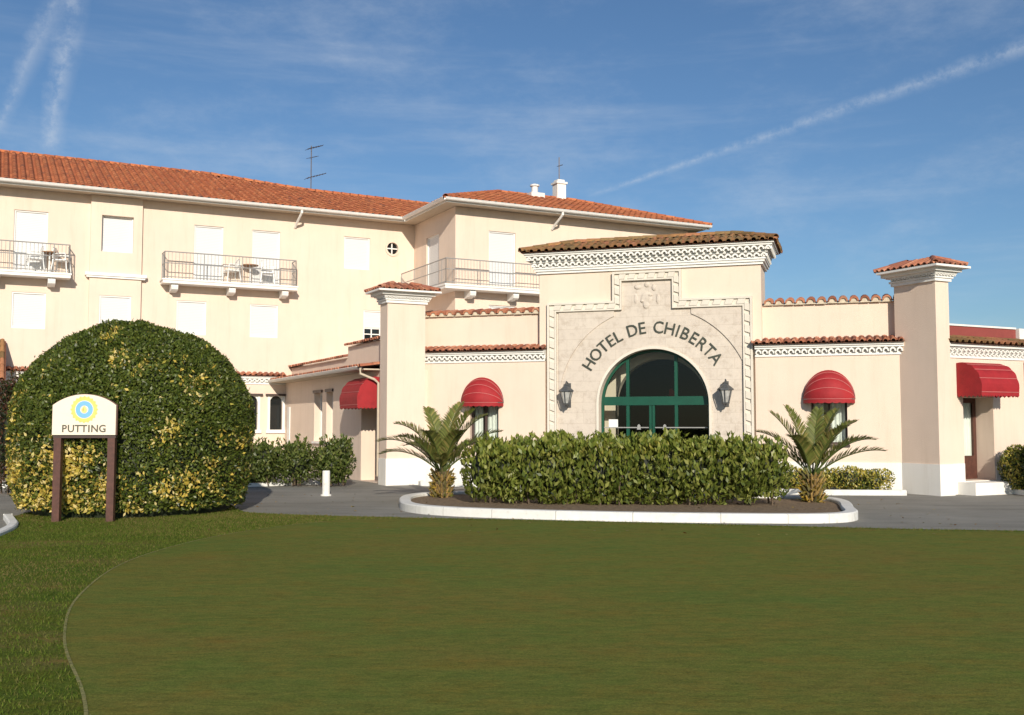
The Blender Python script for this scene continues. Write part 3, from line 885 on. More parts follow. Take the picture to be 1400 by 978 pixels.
# keystone crest (worn carved relief, shapeless shield with crown)
mb = MB()
def blob(cx, cz, rx, rz_, d):
    n = 14
    c = [(cx + rx * cos(2 * pi * k / n), cz + rz_ * sin(2 * pi * k / n)) for k in range(n)]
    for k in range(n):
        p, q = c[k], c[(k + 1) % n]
        i0 = (cx + (p[0] - cx) * 0.6, cz + (p[1] - cz) * 0.6); i1 = (cx + (q[0] - cx) * 0.6, cz + (q[1] - cz) * 0.6)
        mb.face([(p[0], 0.083, p[1]), (q[0], 0.083, q[1]), (i1[0], 0.083 - d, i1[1]), (i0[0], 0.083 - d, i0[1])])
        mb.face([(i0[0], 0.083 - d, i0[1]), (i1[0], 0.083 - d, i1[1]), (cx, 0.083 - d * 1.25, cz)])
cxk = -0.05
for (x, z, rx, r_, d) in ((0, 4.78, 0.2, 0.22, 0.05), (0, 4.62, 0.12, 0.14, 0.055), (-0.22, 5.08, 0.12, 0.08, 0.06), (0.02, 5.13, 0.09, 0.09, 0.05), (0.2, 5.05, 0.08, 0.11, 0.06), (-0.27, 4.78, 0.07, 0.16, 0.035), (0.3, 4.76, 0.07, 0.17, 0.04), (0.1, 4.86, 0.08, 0.05, 0.07), (-0.1, 4.72, 0.07, 0.05, 0.07)):
    blob(cxk + x, z, rx * 0.85, r_ * 0.9, d * 0.62)
mb.prism([(cxk - 0.36, 4.50), (cxk + 0.0, 4.42), (cxk + 0.38, 4.50), (cxk + 0.38, 5.2), (cxk - 0.36, 5.2)], 0.078, 0.0815, 'y')
mb.build('crest', M['stone'], pav)
# lettering on the arch
def text_mesh(body, size, extrude=0.012, offset=0.0):
    cu = bpy.data.curves.new('t', 'FONT'); cu.body = body; cu.size = size; cu.extrude = extrude; cu.offset = offset
    cu.align_x = 'CENTER'; cu.resolution_u = 3
    ob = bpy.data.objects.new('t', cu); COL.objects.link(ob)
    bpy.context.view_layer.update()
    dg = bpy.context.evaluated_depsgraph_get()
    me = bpy.data.meshes.new_from_object(ob.evaluated_get(dg))
    V = [v.co.copy() for v in me.vertices]; F = [tuple(p.vertices) for p in me.polygons]
    COL.objects.unlink(ob); bpy.data.objects.remove(ob); bpy.data.curves.remove(cu); bpy.data.meshes.remove(me)
    return V, F
adv = {'H': 1.05, 'O': 1.12, 'T': 0.86, 'E': 0.84, 'L': 0.72, 'D': 1.0, 'C': 1.02, 'I': 0.46, 'B': 0.92, 'R': 0.92, 'A': 0.98, ' ': 0.58}
txt = 'HOTEL DE CHIBERTA'
tot = sum(adv[c] for c in txt)
mb = MB()
A0, A1 = radians(152), radians(31.5)
acc = 0
for ch in txt:
    mid = acc + adv[ch] / 2; acc += adv[ch]
    if ch == ' ': continue
    ang = A0 + (A1 - A0) * mid / tot
    V, F = text_mesh(ch, 0.43, 0.016, 0.001)
    rb = 1.80
    ca, sa = cos(ang - pi / 2), sin(ang - pi / 2)
    bx, bz = ax + rb * cos(ang), az + rb * sin(ang)
    pts = [Vector((bx + v.x * 0.94 * ca - v.y * sa, 0.066 - v.z, bz + v.x * 0.94 * sa + v.y * ca)) for v in V]
    mb = MB()
    for f in F: mb.face([pts[i] for i in f])
    mb.build('letter', M['letters'], pav)
# portal cornice and roof
mb = MB(); mb.col = (0.80, 0.78, 0.74)
mb.box(PX0 - 0.06, PX1 + 0.06, 0.04, 1.45, PT + 0.002, PT + 0.06)
mb.box(PX0 - 0.10, PX1 + 0.10, 0.0, 1.5, PT + 0.062, PT + 0.17); mb.box(PX0 - 0.13, PX1 + 0.13, -0.03, 1.5, PT + 0.12, PT + 0.171)
genoise(mb, PX0, PX1, 0.10, PT + 0.172, 2, 0.155, 0.115, 0.17, ret_l=1.3, ret_r=1.3, base=0.07)
mb.box(PX0 - 0.34, PX1 + 0.34, 0.10 - 0.34, 1.8, PT + 0.484, PT + 0.53)
co = mb.build('cornice', M['attr'], pav)
mb = MB()
rx0, rx1, ry0, ry1 = PX0 - 0.39, PX1 + 0.38, -0.30, 2.0; zz = PT + 0.545; rr = 1.15; rh = 0.36
upv = Vector((0, rr, rh))
mb.clips = [(Vector((rx0, ry0, 0)), Vector((-1, 0.9, 0)).normalized()), (Vector((rx1, ry0, 0)), Vector((1, 0.9, 0)).normalized())]
tile_field(mb, (rx0, ry0, zz), (1, 0, 0), upv, rx1 - rx0, upv.length, 'moss', 0.2, 0.36)
mb.clips = [(Vector((rx0, ry0, 0)), Vector((1, -0.9, 0)).normalized())]
tile_field(mb, (rx0, ry1, zz), (0, -1, 0), (rr, 0, rh), ry1 - ry0, upv.length, 'moss', 0.2, 0.36)
mb.clips = [(Vector((rx1, ry0, 0)), Vector((-1, -0.9, 0)).normalized())]
tile_field(mb, (rx1, ry0, zz), (0, 1, 0), (-rr, 0, rh), ry1 - ry0, upv.length, 'moss', 0.2, 0.36)
mb.clips = []
ridge_tiles(mb, (rx0, ry0, zz + 0.05), (rx0 + rr, ry0 + rr, zz + rh + 0.05), 'moss', 0.1)
ridge_tiles(mb, (rx1, ry0, zz + 0.05), (rx1 - rr, ry0 + rr, zz + rh + 0.05), 'moss', 0.1)
ridge_tiles(mb, (rx0 + rr, ry0 + rr, zz + rh + 0.04), (rx1 - rr, ry0 + rr, zz + rh + 0.04), 'moss', 0.1)
mb.face([(rx0 + rr, ry0 + rr, zz + rh), (rx1 - rr, ry0 + rr, zz + rh), (rx1, ry1, zz), (rx0, ry1, zz)], (0.3, 0.15, 0.06))
mb.build('roof', M['tile'], pav)
# side walls: low front panel with tiled ledge, parapet behind
PAN = [(-6.45, -2.70, (-4.78, -3.98, 1.12, 2.12)), (2.63, 6.02, (3.92, 4.74, 1.12, 2.12))]
for (x0, x1, wn) in PAN:
    mb = MB()
    wall_holes(mb, x0, x1, -0.05, 3.32, 0, [(*wn, 0.25)])
    mb.box(x0, x1, 0.33, 0.5, -0.05, 3.32, 'f')
    xi = x1 if x0 < 0 else x0
    mb.face([(xi, 0, -0.05), (xi, 0.34, -0.05), (xi, 0.34, 3.32), (xi, 0, 3.32)])
    mb.build('side_wall', M['cream'], pav)
    mb = MB(); mb.box(x0, x1, 0.347, 0.7, 3.4, 4.53); pr = mb.build('parapet', M['cream'], pav)
    mb = MB()
    n = int((x1 - x0) / 0.26)
    tile_field(mb, (x0 - 0.1 if x0 < 0 else x0 + 0.2, 0.26, 4.55), (1, 0, 0), (0, 0.5, 0.10), (x1 - x0 - 0.1) if x0 < 0 else (x1 - x0 - 0.15), 0.51, 'old', 0.25, 0.51, (0.62, 0.5, 0.38), False, 0.47, (0.70, 0.60, 0.46), 0.045)
    mb.build('coping_tiles', M['tile'], pr)
    mb = MB(); mb.col = (0.80, 0.78, 0.74)
    genoise(mb, x0 - 0.0, x1 + 0.0, 0, 3.30, 1, 0.16, 0.12, 0.15); mb.box(x0, x1, -0.16, 0.1, 3.463, 3.53); mb.box(x0, x1, -0.035, 0.1, 3.23, 3.297)
    lc = mb.build('ledge', M['attr'], pav)
    mb = MB(); tile_field(mb, (x0 - 0.03, -0.24, 3.535), (1, 0, 0), (0, 0.58, 0.13), x1 - x0 + 0.06, 0.59, 'old', 0.17, 0.30)
    mb.build('ledge_tiles', M['tile'], lc)
    mb = MB(); mb.box(x0, x1, -0.025, -0.002, -0.05, 0.70); mb.build('plinth', M['white_wall'], pav)
    a, b, c, d = wn; f = 0.05; w_ = b - a
    mb = MB()
    mb.box(a + .002, a + f, 0.14, 0.24, c + .002, d); mb.box(b - f, b - .002, 0.14, 0.24, c + .002, d); mb.box(a + f, b - f, 0.14, 0.24, c + .002, c + f)
    mb.box((a + b) / 2 - 0.025, (a + b) / 2 + 0.025, 0.142, 0.238, c + f, d)
    mb.box(a - 0.05, b + 0.05, -0.05, 0.135, c - 0.06, c - 0.002)
    wo = mb.build('window', M['trim_dark'], pav)
    mb = MB(); mb.face([(a, 0.2, c), (b, 0.2, c), (b, 0.2, d), (a, 0.2, d)]); mb.build('pane', M['glass'], wo)
    mb = MB()
    nn = 40
    for k in range(nn):                            # pleated net curtain behind the glass
        if 13 < k < 19: continue
        xa, xb = a + w_ * k / nn, a + w_ * (k + 1) / nn
        ya, yb = 0.27 + 0.02 * sin(k * 1.3), 0.27 + 0.02 * sin((k + 1) * 1.3)
        mb.face([(xa, ya, c), (xb, yb, c), (xb, yb, d), (xa, ya, d)])
    mb.build('curtain', M['white'], wo)
# the two pillars stand turned 45 degrees to the doorway
def pillar(x0, x1, y0, y1, zt, capl, ret):
    t = (L0[0] - P0[0], L0[1] - P0[1])
    c, s = cos(-RP), sin(-RP)
    loc = (t[0] * c - t[1] * s, t[0] * s + t[1] * c, 0)
    rz_ = RL - RP
    mb = MB(); mb.box(x0, x1, y0, y1, -0.05, zt); p = mb.build('pillar', M['cream'], pav, loc, rz_)
    mb = MB(); mb.box(x0 - 0.025, x1 + 0.02, y0 - 0.025, y1, -0.05, 0.70); mb.build('plinth', M['white_wall'], p)
    mb = MB(); mb.col = (0.80, 0.78, 0.74)
    mb.box(x0 - 0.05, x1 + 0.05, y0 - 0.05, y1 + 0.05, zt - 0.03, zt + 0.04)
    mb.box(x0 - 0.08, x1 + 0.08, y0 - 0.08, y1 + 0.08, zt + 0.042, zt + 0.085)
    mb.box(x0 - 0.14, x1 + 0.14, y0 - 0.14, y1 + 0.12, zt + 0.147, zt + 0.178)
    genoise(mb, x0, x1, y0, zt + 0.087, 1, 0.058, 0.07, 0.10, ret_l=y1 - y0, ret_r=y1 - y0, base=0.06)
    mb.box(x0 - 0.21, x1 + 0.21, y0 - 0.21, y1 + 0.2, zt + 0.179, zt + 0.252)
    e = 0.36
    mb.box(x0 - e, x1 + e - 0.04, y0 - e, y1 + 0.2, zt + 0.253, zt + 0.30)
    mb.build('pillar_cap', M['attr'], p)
    mb = MB()
    a, b, cc, dd = x0 - 0.31, x1 + 0.26, y0 - 0.29, y1 + 0.27
    hh = min(b - a, dd - cc) / 2; rh_ = 0.20; zz = zt + 0.31
    mb.clips = [(Vector((a, cc, 0)), Vector((-1, 1, 0)).normalized()), (Vector((b, cc, 0)), Vector((1, 1, 0)).normalized())]
    tile_field(mb, (a, cc, zz), (1, 0, 0), (0, hh, rh_), b - a, sqrt(hh * hh + rh_ * rh_), 'old', 0.17, 0.36)
    mb.clips = [(Vector((a, cc, 0)), Vector((1, -1, 0)).normalized()), (Vector((a, dd, 0)), Vector((1, 1, 0)).normalized())]
    tile_field(mb, (a, dd, zz), (0, -1, 0), (hh, 0, rh_), dd - cc, sqrt(hh * hh + rh_ * rh_), 'old', 0.17, 0.36)
    mb.clips = [(Vector((b, cc, 0)), Vector((-1, -1, 0)).normalized()), (Vector((b, dd, 0)), Vector((-1, 1, 0)).normalized())]
    tile_field(mb, (b, cc, zz), (0, 1, 0), (-hh, 0, rh_), dd - cc, sqrt(hh * hh + rh_ * rh_), 'old', 0.17, 0.36)
    mb.clips = [(Vector((a, dd, 0)), Vector((-1, -1, 0)).normalized()), (Vector((b, dd, 0)), Vector((1, -1, 0)).normalized())]
    tile_field(mb, (b, dd, zz), (-1, 0, 0), (0, -hh, rh_), b - a, sqrt(hh * hh + rh_ * rh_), 'old', 0.17, 0.36)
    mb.clips = []
    apx = [(a + hh, cc + hh), (b - hh, dd - hh)]
    for (px, py), q in (((a, cc), apx[0]), ((b, cc), (b - hh, cc + hh)), ((a, dd), (a + hh, dd - hh)), ((b, dd), apx[1])):
        ridge_tiles(mb, (px, py, zz + 0.04), (q[0], q[1], zz + rh_ + 0.04), 'old', 0.08, 0.3)
    mb.build('pillar_tiles', M['tile'], p)
pillar(1.25, 2.32, -10.95, -10.40, 4.82, 0, 0)
pillar(10.93, 11.36, -20.2, -19.02, 4.86, 0, 0)
# the glazed doorway
gy = 0.36
mb = MB()
ring(mb, ax, az, ar - 0.07, ar - 0.004, gy, gy + 0.08, 36, 0, pi)
for s in (-1, 1):
    x0, x1 = sorted((ax + s * (ar - 0.07), ax + s * (ar - 0.004))); mb.box(x0, x1, gy, gy + 0.08, 0, az)
mb.box(ax - ar + 0.07, ax + ar - 0.07, gy - 0.02, gy + 0.10, 2.08, 2.30)
for x in (-0.60, 0.64):
    mb.box(x - 0.04, x + 0.04, gy - 0.01, gy + 0.09, 0, 2.078)
    ztop = az + sqrt((ar - 0.06) ** 2 - (x - ax) ** 2)
    mb.box(x - 0.04, x + 0.04, gy - 0.01, gy + 0.09, 2.302, ztop)
for x in (-0.02, 0.06):
    mb.box(x - 0.032, x + 0.032, gy + 0.002, gy + 0.07, 0, 2.077)
mb.box(ax - ar + 0.07, ax + ar - 0.07, gy + 0.01, gy + 0.07, 0.0, 0.12)
door = mb.build('entrance_door', M['green'], pav)
mb = MB()
pts = [(ax - ar + 0.02, 0.02)] + [(ax + (ar - 0.02) * cos(pi - pi * k / 28), az + (ar - 0.02) * sin(pi - pi * k / 28)) for k in range(29)] + [(ax + ar - 0.02, 0.02)]
mb.face([(p[0], gy + 0.045, p[1]) for p in reversed(pts)])
mb.build('glass_pane', M['glass'], door)
mb = MB()
mb.box(ax - ar + 0.08, -0.06, gy - 0.035, gy - 0.022, 1.50, 1.525); mb.box(0.10, ax + ar - 0.08, gy - 0.035, gy - 0.022, 1.50, 1.525)
for x in (-0.31, 0.35): mb.prism([(x - 0.05, 1.46), (x + 0.05, 1.46), (x + 0.035, 1.57), (x, 1.60), (x - 0.035, 1.57)], gy - 0.05, gy - 0.036, 'y')
mb.build('push_bar', M['bar'], door)
mb = MB(); mb.box(-1.10, -0.86, gy - 0.012, gy - 0.006, 1.50, 1.72)
nt_ = mb.build('notice', M['plastic'], pav)
# vestibule behind the glass
mb = MB()
r2 = 1.22
arch_front(mb, ax - 1.9, ax + 1.9, 3.7, 1.25, r2)
arch_reveal(mb, 1.25, 1.6, r2)
mb.face([(ax - 1.6, 0.62, 0), (ax - 1.6, 1.25, 0), (ax - 1.6, 1.25, 3.7), (ax - 1.6, 0.62, 3.7)])
mb.face([(ax + 1.6, 0.62, 0), (ax + 1.6, 1.25, 0), (ax + 1.6, 1.25, 3.7), (ax + 1.6, 0.62, 3.7)])
mb.face([(ax - 1.6, 0.62, 3.68), (ax + 1.6, 0.62, 3.68), (ax + 1.6, 1.25, 3.68), (ax - 1.6, 1.25, 3.68)])
mb.build('vestibule', M['cream_smooth'], pav)
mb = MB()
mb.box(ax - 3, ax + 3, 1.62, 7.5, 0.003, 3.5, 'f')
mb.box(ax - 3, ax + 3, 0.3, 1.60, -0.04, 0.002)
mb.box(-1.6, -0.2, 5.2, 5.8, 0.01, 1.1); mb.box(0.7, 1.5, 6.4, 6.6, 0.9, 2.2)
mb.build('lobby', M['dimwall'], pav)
mb = MB(); mb.prism([(0.02, 2.36), (0.22, 2.30), (0.20, 2.46), (0.10, 2.60), (0.03, 2.56)], 3.0, 3.03, 'y'); mb.build('red_reflection', M['red'], pav)  # flat red shape standing in for a reddish reflection in the doorway glass

# ================================================================== SIDE WING (right)
side = thing('side_wing', 'low cream wing right of the pavilion with dark red roof band and glazed doorway', 'building', (L0[0], L0[1], 0), RL)
mb = MB()
wall_holes(mb, 11.2, 25, -0.05, 3.22, -20.0, [(11.98, 13.0, 0.30, 2.22, 0.55), (14.6, 15.6, 0.3, 2.22, 0.3), (18, 19, 1, 2.2, 0.2)])
mb.box(11.2, 25, -19.0, -12, -0.05, 3.22, 'f')
mb.build('wall', M['cream'], side)
mb = MB(); mb.box(11.38, 11.96, -20.025, -20.002, -0.05, 0.7); mb.box(13.02, 25, -20.025, -20.002, -0.05, 0.62); mb.build('plinth', M['white_wall'], side)
mb = MB(); mb.box(11.7, 13.3, -20.5, -20.027, -0.02, 0.28); mb.box(11.9, 13.1, -20.02, -19.4, -0.02, 0.297); mb.build('doorstep', M['white_wall'], side)
mb = MB(); f = 0.1
dy = -19.52
mb.box(11.985, 12.08, dy, dy + 0.06, 0.305, 2.21); mb.box(12.9, 12.995, dy, dy + 0.06, 0.305, 2.21); mb.box(12.08, 12.9, dy, dy + 0.06, 2.1, 2.21); mb.box(12.08, 12.9, dy, dy + 0.06, 0.305, 0.85)
mb.box(12.46, 12.52, dy + .002, dy + 0.058, 0.85, 2.1)
d_ = mb.build('door', M['brownwood'], side)
mb = MB(); mb.face([(12.05, dy + 0.03, 0.8), (12.95, dy + 0.03, 0.8), (12.95, dy + 0.03, 2.15), (12.05, dy + 0.03, 2.15)]); mb.build('pane', M['glass'], d_)
mb = MB()
for k in range(36):
    xa, xb = 12.06 + 0.88 * k / 36, 12.06 + 0.88 * (k + 1) / 36
    if k in (15, 16): continue
    mb.face([(xa, dy + 0.07 + 0.015 * sin(k * 1.7), 0.8), (xb, dy + 0.07 + 0.015 * sin((k + 1) * 1.7), 0.8), (xb, dy + 0.07 + 0.015 * sin((k + 1) * 1.7), 2.15), (xa, dy + 0.07 + 0.015 * sin(k * 1.7), 2.15)])
mb.build('curtain', M['white'], d_)
mb = MB(); mb.box(14.65, 15.55, -19.75, -19.7, 0.3, 2.2); mb.build('door', M['brownwood'], side)
mb = MB(); mb.col = (0.80, 0.78, 0.74)
genoise(mb, 11.362, 25, -20.0, 3.18, 2, 0.095, 0.07, 0.15); mb.box(11.362, 25, -20.2, -19.9, 3.373, 3.45); mb.box(11.362, 25, -20.03, -19.9, 3.12, 3.178)
mb.build('cornice', M['attr'], side)
mb = MB(); tile_field(mb, (11.365, -20.28, 3.46), (1, 0, 0), (0, 0.75, 0.18), 13.6, 0.77, 'moss', 0.2, 0.36); mb.build('roof', M['tile'], side)
mb = MB(); mb.col = (0.26, 0.055, 0.045); mb.box(11.365, 14.55, -19.5, -19.3, 3.5, 3.93); mb.col = (0.78, 0.76, 0.72); mb.box(11.365, 14.53, -19.53, -19.25, 3.933, 3.975); mb.box(14.552, 14.8, -19.6, -19.25, 3.5, 3.95)
mb.box(14.81, 25, -19.5, -19.3, 3.45, 3.75)
mb.build('roof_band', M['attr'], side)
mb = MB(); mb.box(11.4, 25, -19.28, -12, 3.225, 3.6); mb.build('roof_deck', M['gutter'], side)

# ================================================================== AWNINGS
def dome_awning(label, loc, rotz, w, hz, d, group):
    """half-dome canopy: hoops hinged at the two ends, wall arc to horizontal front arc"""
    t = thing('window_awning', label, 'awning', loc, rotz, group)
    mb = MB(); nt_, np_ = 22, 20
    def P(i, j, k=1.0):
        th = pi * i / nt_; ph = (pi / 2) * j / np_
        band = (j % 5) / 5.0
        bul = 1.0 + 0.035 * sin(pi * band) * sin(th)
        r = bul * k
        return (-(w / 2) * cos(th), -d * sin(th) * sin(ph) * r - 0.004, hz * sin(th) * cos(ph) * r)
    for i in range(nt_):
        for j in range(np_):
            mb.face([P(i, j), P(i, j + 1), P(i + 1, j + 1), P(i + 1, j)])
    mb.build('canopy', M['red'], t, smooth=True)
    v = MB(); nv = 44
    for i in range(nv):
        a, b = pi * i / nv, pi * (i + 1) / nv
        za, zb = -0.085 - 0.02 * abs(sin(i * pi / 4)), -0.085 - 0.02 * abs(sin((i + 1) * pi / 4))
        A = (-(w / 2) * cos(a), -d * sin(a) - 0.004); B = (-(w / 2) * cos(b), -d * sin(b) - 0.004)
        v.face([(A[0], A[1], za), (B[0], B[1], zb), (B[0], B[1], 0.0), (A[0], A[1], 0.0)])
    v.build('valance', M['red'], t)
    p = MB()
    for j in (5, 10, 15, 20):
        p.tube([Vector(P(i, j, 1.012)) for i in range(nt_ + 1)], 0.007, 5, False)
    p.build('piping', M['piping'], t)
    fr = MB()
    for j in (0, 10, 20): fr.tube([Vector(P(i, j, 0.975)) for i in range(nt_ + 1)], 0.012, 5, False)
    fr.build('frame', M['aerial'], t)
    return t
M['piping'] = paint('piping_pink', (0.50, 0.16, 0.15), 0.7, 0.1)
def long_awning(label, loc, rotz, w, hz, d, name='door_awning'):
    t = thing(name, label, 'awning', loc, rotz, 'long red door awnings')
    mb = MB(); n = 16
    prof = []
    for j in range(n + 1):
        a = (pi / 2) * j / n
        k = 1 + 0.03 * sin(pi * ((j % 4) / 4.0))
        prof.append((-(d * sin(a) ** 0.85) * k - 0.004, hz * cos(a) ** 0.8 * k if j < n else 0.0))
    rc_ = 0.22
    for s in range(10):
        xa, xb = w * s / 10, w * (s + 1) / 10
        for j in range(n):
            mb.face([(xa, *prof[j]), (xa, *prof[j + 1]), (xb, *prof[j + 1]), (xb, *prof[j])])
    for x in (0.0, w):
        for j in range(n):
            mb.face([(x, -0.004, 0), (x, *prof[j + 1]), (x, *prof[j])])
    mb.build('canopy', M['red'], t)
    v = MB()
    pts = [(0, -0.01)] + [(0, -d * k / 6) for k in range(1, 7)] + [(w * k / 14, -d - 0.004) for k in range(1, 15)] + [(w, -d * (6 - k) / 6 - 0.004) for k in range(1, 7)]
    for i in range(len(pts) - 1):
        a, b = pts[i], pts[i + 1]; m = ((a[0] + b[0]) / 2, (a[1] + b[1]) / 2)
        v.face([(*a, -0.07), (*m, -0.115), (*b, -0.07), (*b, 0.0), (*a, 0.0)])
    v.build('valance', M['red'], t)
    p = MB()
    for j in (4, 8, 12, 16): p.tube([(-0.004, prof[j][0] - 0.004, prof[j][1] + 0.004), (w + 0.004, prof[j][0] - 0.004, prof[j][1] + 0.004)], 0.008, 5)
    p.build('piping', M['piping'], t)
    fr = MB()
    for x in (0.02, w - 0.02): fr.tube([(x, -0.02, 0.02), (x, -d + 0.02, 0.02)], 0.014, 5)
    fr.tube([(0.02, -d + 0.02, 0.02), (w - 0.02, -d + 0.02, 0.02)], 0.014, 5)
    fr.build('frame', M['aerial'], t)
    return t
dome_awning('domed red window awning left of the arched doorway, behind a palm', PW(-4.42, -0.002, 2.16), RP, 1.16, 0.66, 0.5, 'domed red window awnings')
dome_awning('domed red window awning right of the arched doorway, above a palm', PW(4.33, -0.002, 2.19), RP, 1.18, 0.68, 0.5, 'domed red window awnings')
long_awning('long red awning over the brown glazed door at the far right', LW(11.78, -20.004, 2.32), RL, 1.26, 0.68, 0.66)
long_awning('red awning at the right edge of the photo, mostly cut off', LW(14.12, -20.004, 2.38), RL, 1.6, 0.70, 0.75)
kp = K0 + Vector((cos(RK) * 8.42 + 0.004 * sin(RK), sin(RK) * 8.42 - 0.004 * cos(RK), 2.12))
long_awning('red awning on the shaded low wing, tucked against the left pillar', kp, RK, 1.55, 0.75, 0.62)

# ================================================================== WALL LANTERNS
def lantern(label, loc, rotz):
    t = thing('wall_lantern', label, 'lantern', loc, rotz, 'wrought iron lanterns flanking the arched doorway')
    mb = MB()
    mb.box(-0.045, 0.045, -0.02, 0.0, -0.28, 0.30)
    arm = [(0, -0.02, 0.22), (0, -0.12, 0.30), (0, -0.24, 0.33), (0, -0.30, 0.27), (0, -0.29, 0.22)]
    mb.tube(arm, 0.016, 6)
    mb.tube([(0, -0.02, -0.22), (0, -0.10, -0.26), (0, -0.2, -0.22), (0, -0.24, -0.17)], 0.014, 6)
    for k in range(12):
        pass
    mb.build('bracket', M['iron'], t)
    body = MB(); cy = -0.27
    zb, zt, rb, rt = -0.20, 0.10, 0.075, 0.15
    for k in range(6):
        a = 2 * pi * k / 6 + pi / 6
        body.tube([(rb * cos(a), cy + rb * sin(a), zb), (rt * cos(a), cy + rt * sin(a), zt)], 0.012, 5)
    body.lathe([(0.0, -0.29), (0.02, -0.27), (0.03, -0.24), (rb + 0.01, zb - 0.015), (rb + 0.012, zb + 0.015), (0.0, zb + 0.015)], (0, cy, 0), 6)
    body.build('lamp_cage', M['iron'], t)
    top = MB()
    top.lathe([(rt + 0.03, zt - 0.01), (rt + 0.025, zt + 0.02), (0.08, zt + 0.10), (0.06, zt + 0.13), (0.07, zt + 0.15), (0.0, zt + 0.2)], (0, cy, 0), 6)
    top.build('lamp_cap', M['iron'], t)
    g = MB(); g.lathe([(rb - 0.006, zb + 0.016), (rt - 0.008, zt - 0.012)], (0, cy, 0), 6); g.build('lamp_glass', M['lampglass'], t)
    bb = MB(); bb.lathe([(0.0, -0.15), (0.025, -0.14), (0.03, -0.05), (0.015, 0.0), (0.0, 0.01)], (0, cy, 0), 8); bb.build('bulb', M['plastic'], t)
    return t
t_ = lantern('black iron wall lantern on the stone left of the arched doorway', PW(-2.08, 0.08, 2.33), RP); t_.scale = (1.12, 1.12, 1.08)
t_ = lantern('black iron wall lantern on the stone right of the arched doorway', PW(1.93, 0.08, 2.33), RP); t_.scale = (1.12, 1.12, 1.08)

# ================================================================== GROUND
def structure(o):
    o['kind'] = 'structure'; return o
def catmull(pts, n=8, closed=True):
    P = [Vector((*p, 0)) for p in pts]; out = []; m = len(P)
    rngk = range(m if closed else m - 1)
    for i in rngk:
        p0, p1, p2, p3 = (P[(i - 1) % m], P[i], P[(i + 1) % m], P[(i + 2) % m]) if closed else (P[max(i - 1, 0)], P[i], P[i + 1], P[min(i + 2, m - 1)])
        for k in range(n):
            t = k / n
            q = 0.5 * ((2 * p1) + (-p0 + p2) * t + (2 * p0 - 5 * p1 + 4 * p2 - p3) * t * t + (-p0 + 3 * p1 - 3 * p2 + p3) * t ** 3)
            out.append((q.x, q.y))
    if not closed: out.append((P[-1].x, P[-1].y))
    return out
from mathutils.geometry import tessellate_polygon
def sheet(name, poly, z, mat, skirt=0.0):
    vs = [Vector((p[0], p[1], z)) for p in poly]
    tris = tessellate_polygon([vs])
    mb = MB()
    for t in tris:
        q = [vs[i] for i in t]
        if (q[1] - q[0]).cross(q[2] - q[0]).z < 0: q.reverse()
        mb.face(q)
    if skirt:
        for i in range(len(vs)):
            a, b = vs[i], vs[(i + 1) % len(vs)]
            d = Vector((0, 0, skirt))
            mb.face([a, b, b - d, a - d])
    return structure(mb.build(name, mat, merge=True))
sheet('ground', [(-900, -300), (900, -300), (900, 1500), (-900, 1500)], -0.02, M['earth'])
sheet('road', [(-45, -20), (40, -20), (40, 34), (-45, 34)], 0.0, M['asphalt'])
pav_strip = [tuple(LW(-20, -1.2)[:2]), tuple(LW(0.2, -1.6)[:2]), tuple(LW(0.2, -9.5)[:2]), tuple(LW(-2.8, -9.9)[:2]), tuple(LW(-4.6, -8.6)[:2]), tuple(LW(-9, -6.8)[:2]), tuple(LW(-20, -4.5)[:2])]
LAWN = [(-8.45, 17.4), (-8.0, 16.6), (-7.63, 15.9), (-7.35, 15.1), (-7.17, 14.2), (-7.3, 13.2), (-8.4, 11), (-10, 8), (-13, 3), (-13, -12), (22, -12), (34, 2), (30, 10.5), (12, 14.35), (7.6, 15.22), (5.9, 15.52), (3.4, 16.17), (0, 17.02), (-2.5, 17.54), (-4.4, 18.2), (-5.0, 18.9), (-5.6, 20.3), (-6.6, 20.9), (-7.8, 20.5), (-8.6, 19.2)]
LAWN_S = catmull(LAWN, 6)
sheet('lawn', LAWN_S, 0.03, M['rough'], 0.06)
GREEN = [(-2.05, 5.0), (-2.45, 6.0), (-3.26, 7.6), (-3.95, 9.5), (-4.38, 11.9), (-4.15, 14.3), (-3.3, 16.2), (-2.2, 17.0), (0, 16.68), (3.4, 15.85), (5.9, 15.2), (7.6, 14.9), (12, 14.0), (18, 11.5), (19, 4), (12, -5), (2, -3), (-1, 2)]
GREEN_S = catmull(GREEN, 6)
sheet('putting_green', GREEN_S, 0.036, M['putting'])
mb = MB()
for i in range(len(GREEN_S)):
    a, b = Vector((*GREEN_S[i], 0.040)), Vector((*GREEN_S[(i + 1) % len(GREEN_S)], 0.040))
    c0 = Vector((6, 8, 0.040))
    def o_(p): return p + (p - c0).normalized() * 0.022
    mb.face([a, b, o_(b), o_(a)])
structure(mb.build('green_edge', turf('edge_turf', [(0.3, (0.24, 0.22, 0.09)), (0.7, (0.32, 0.29, 0.13))], (0.8, 0.9, 0.8), 30)))
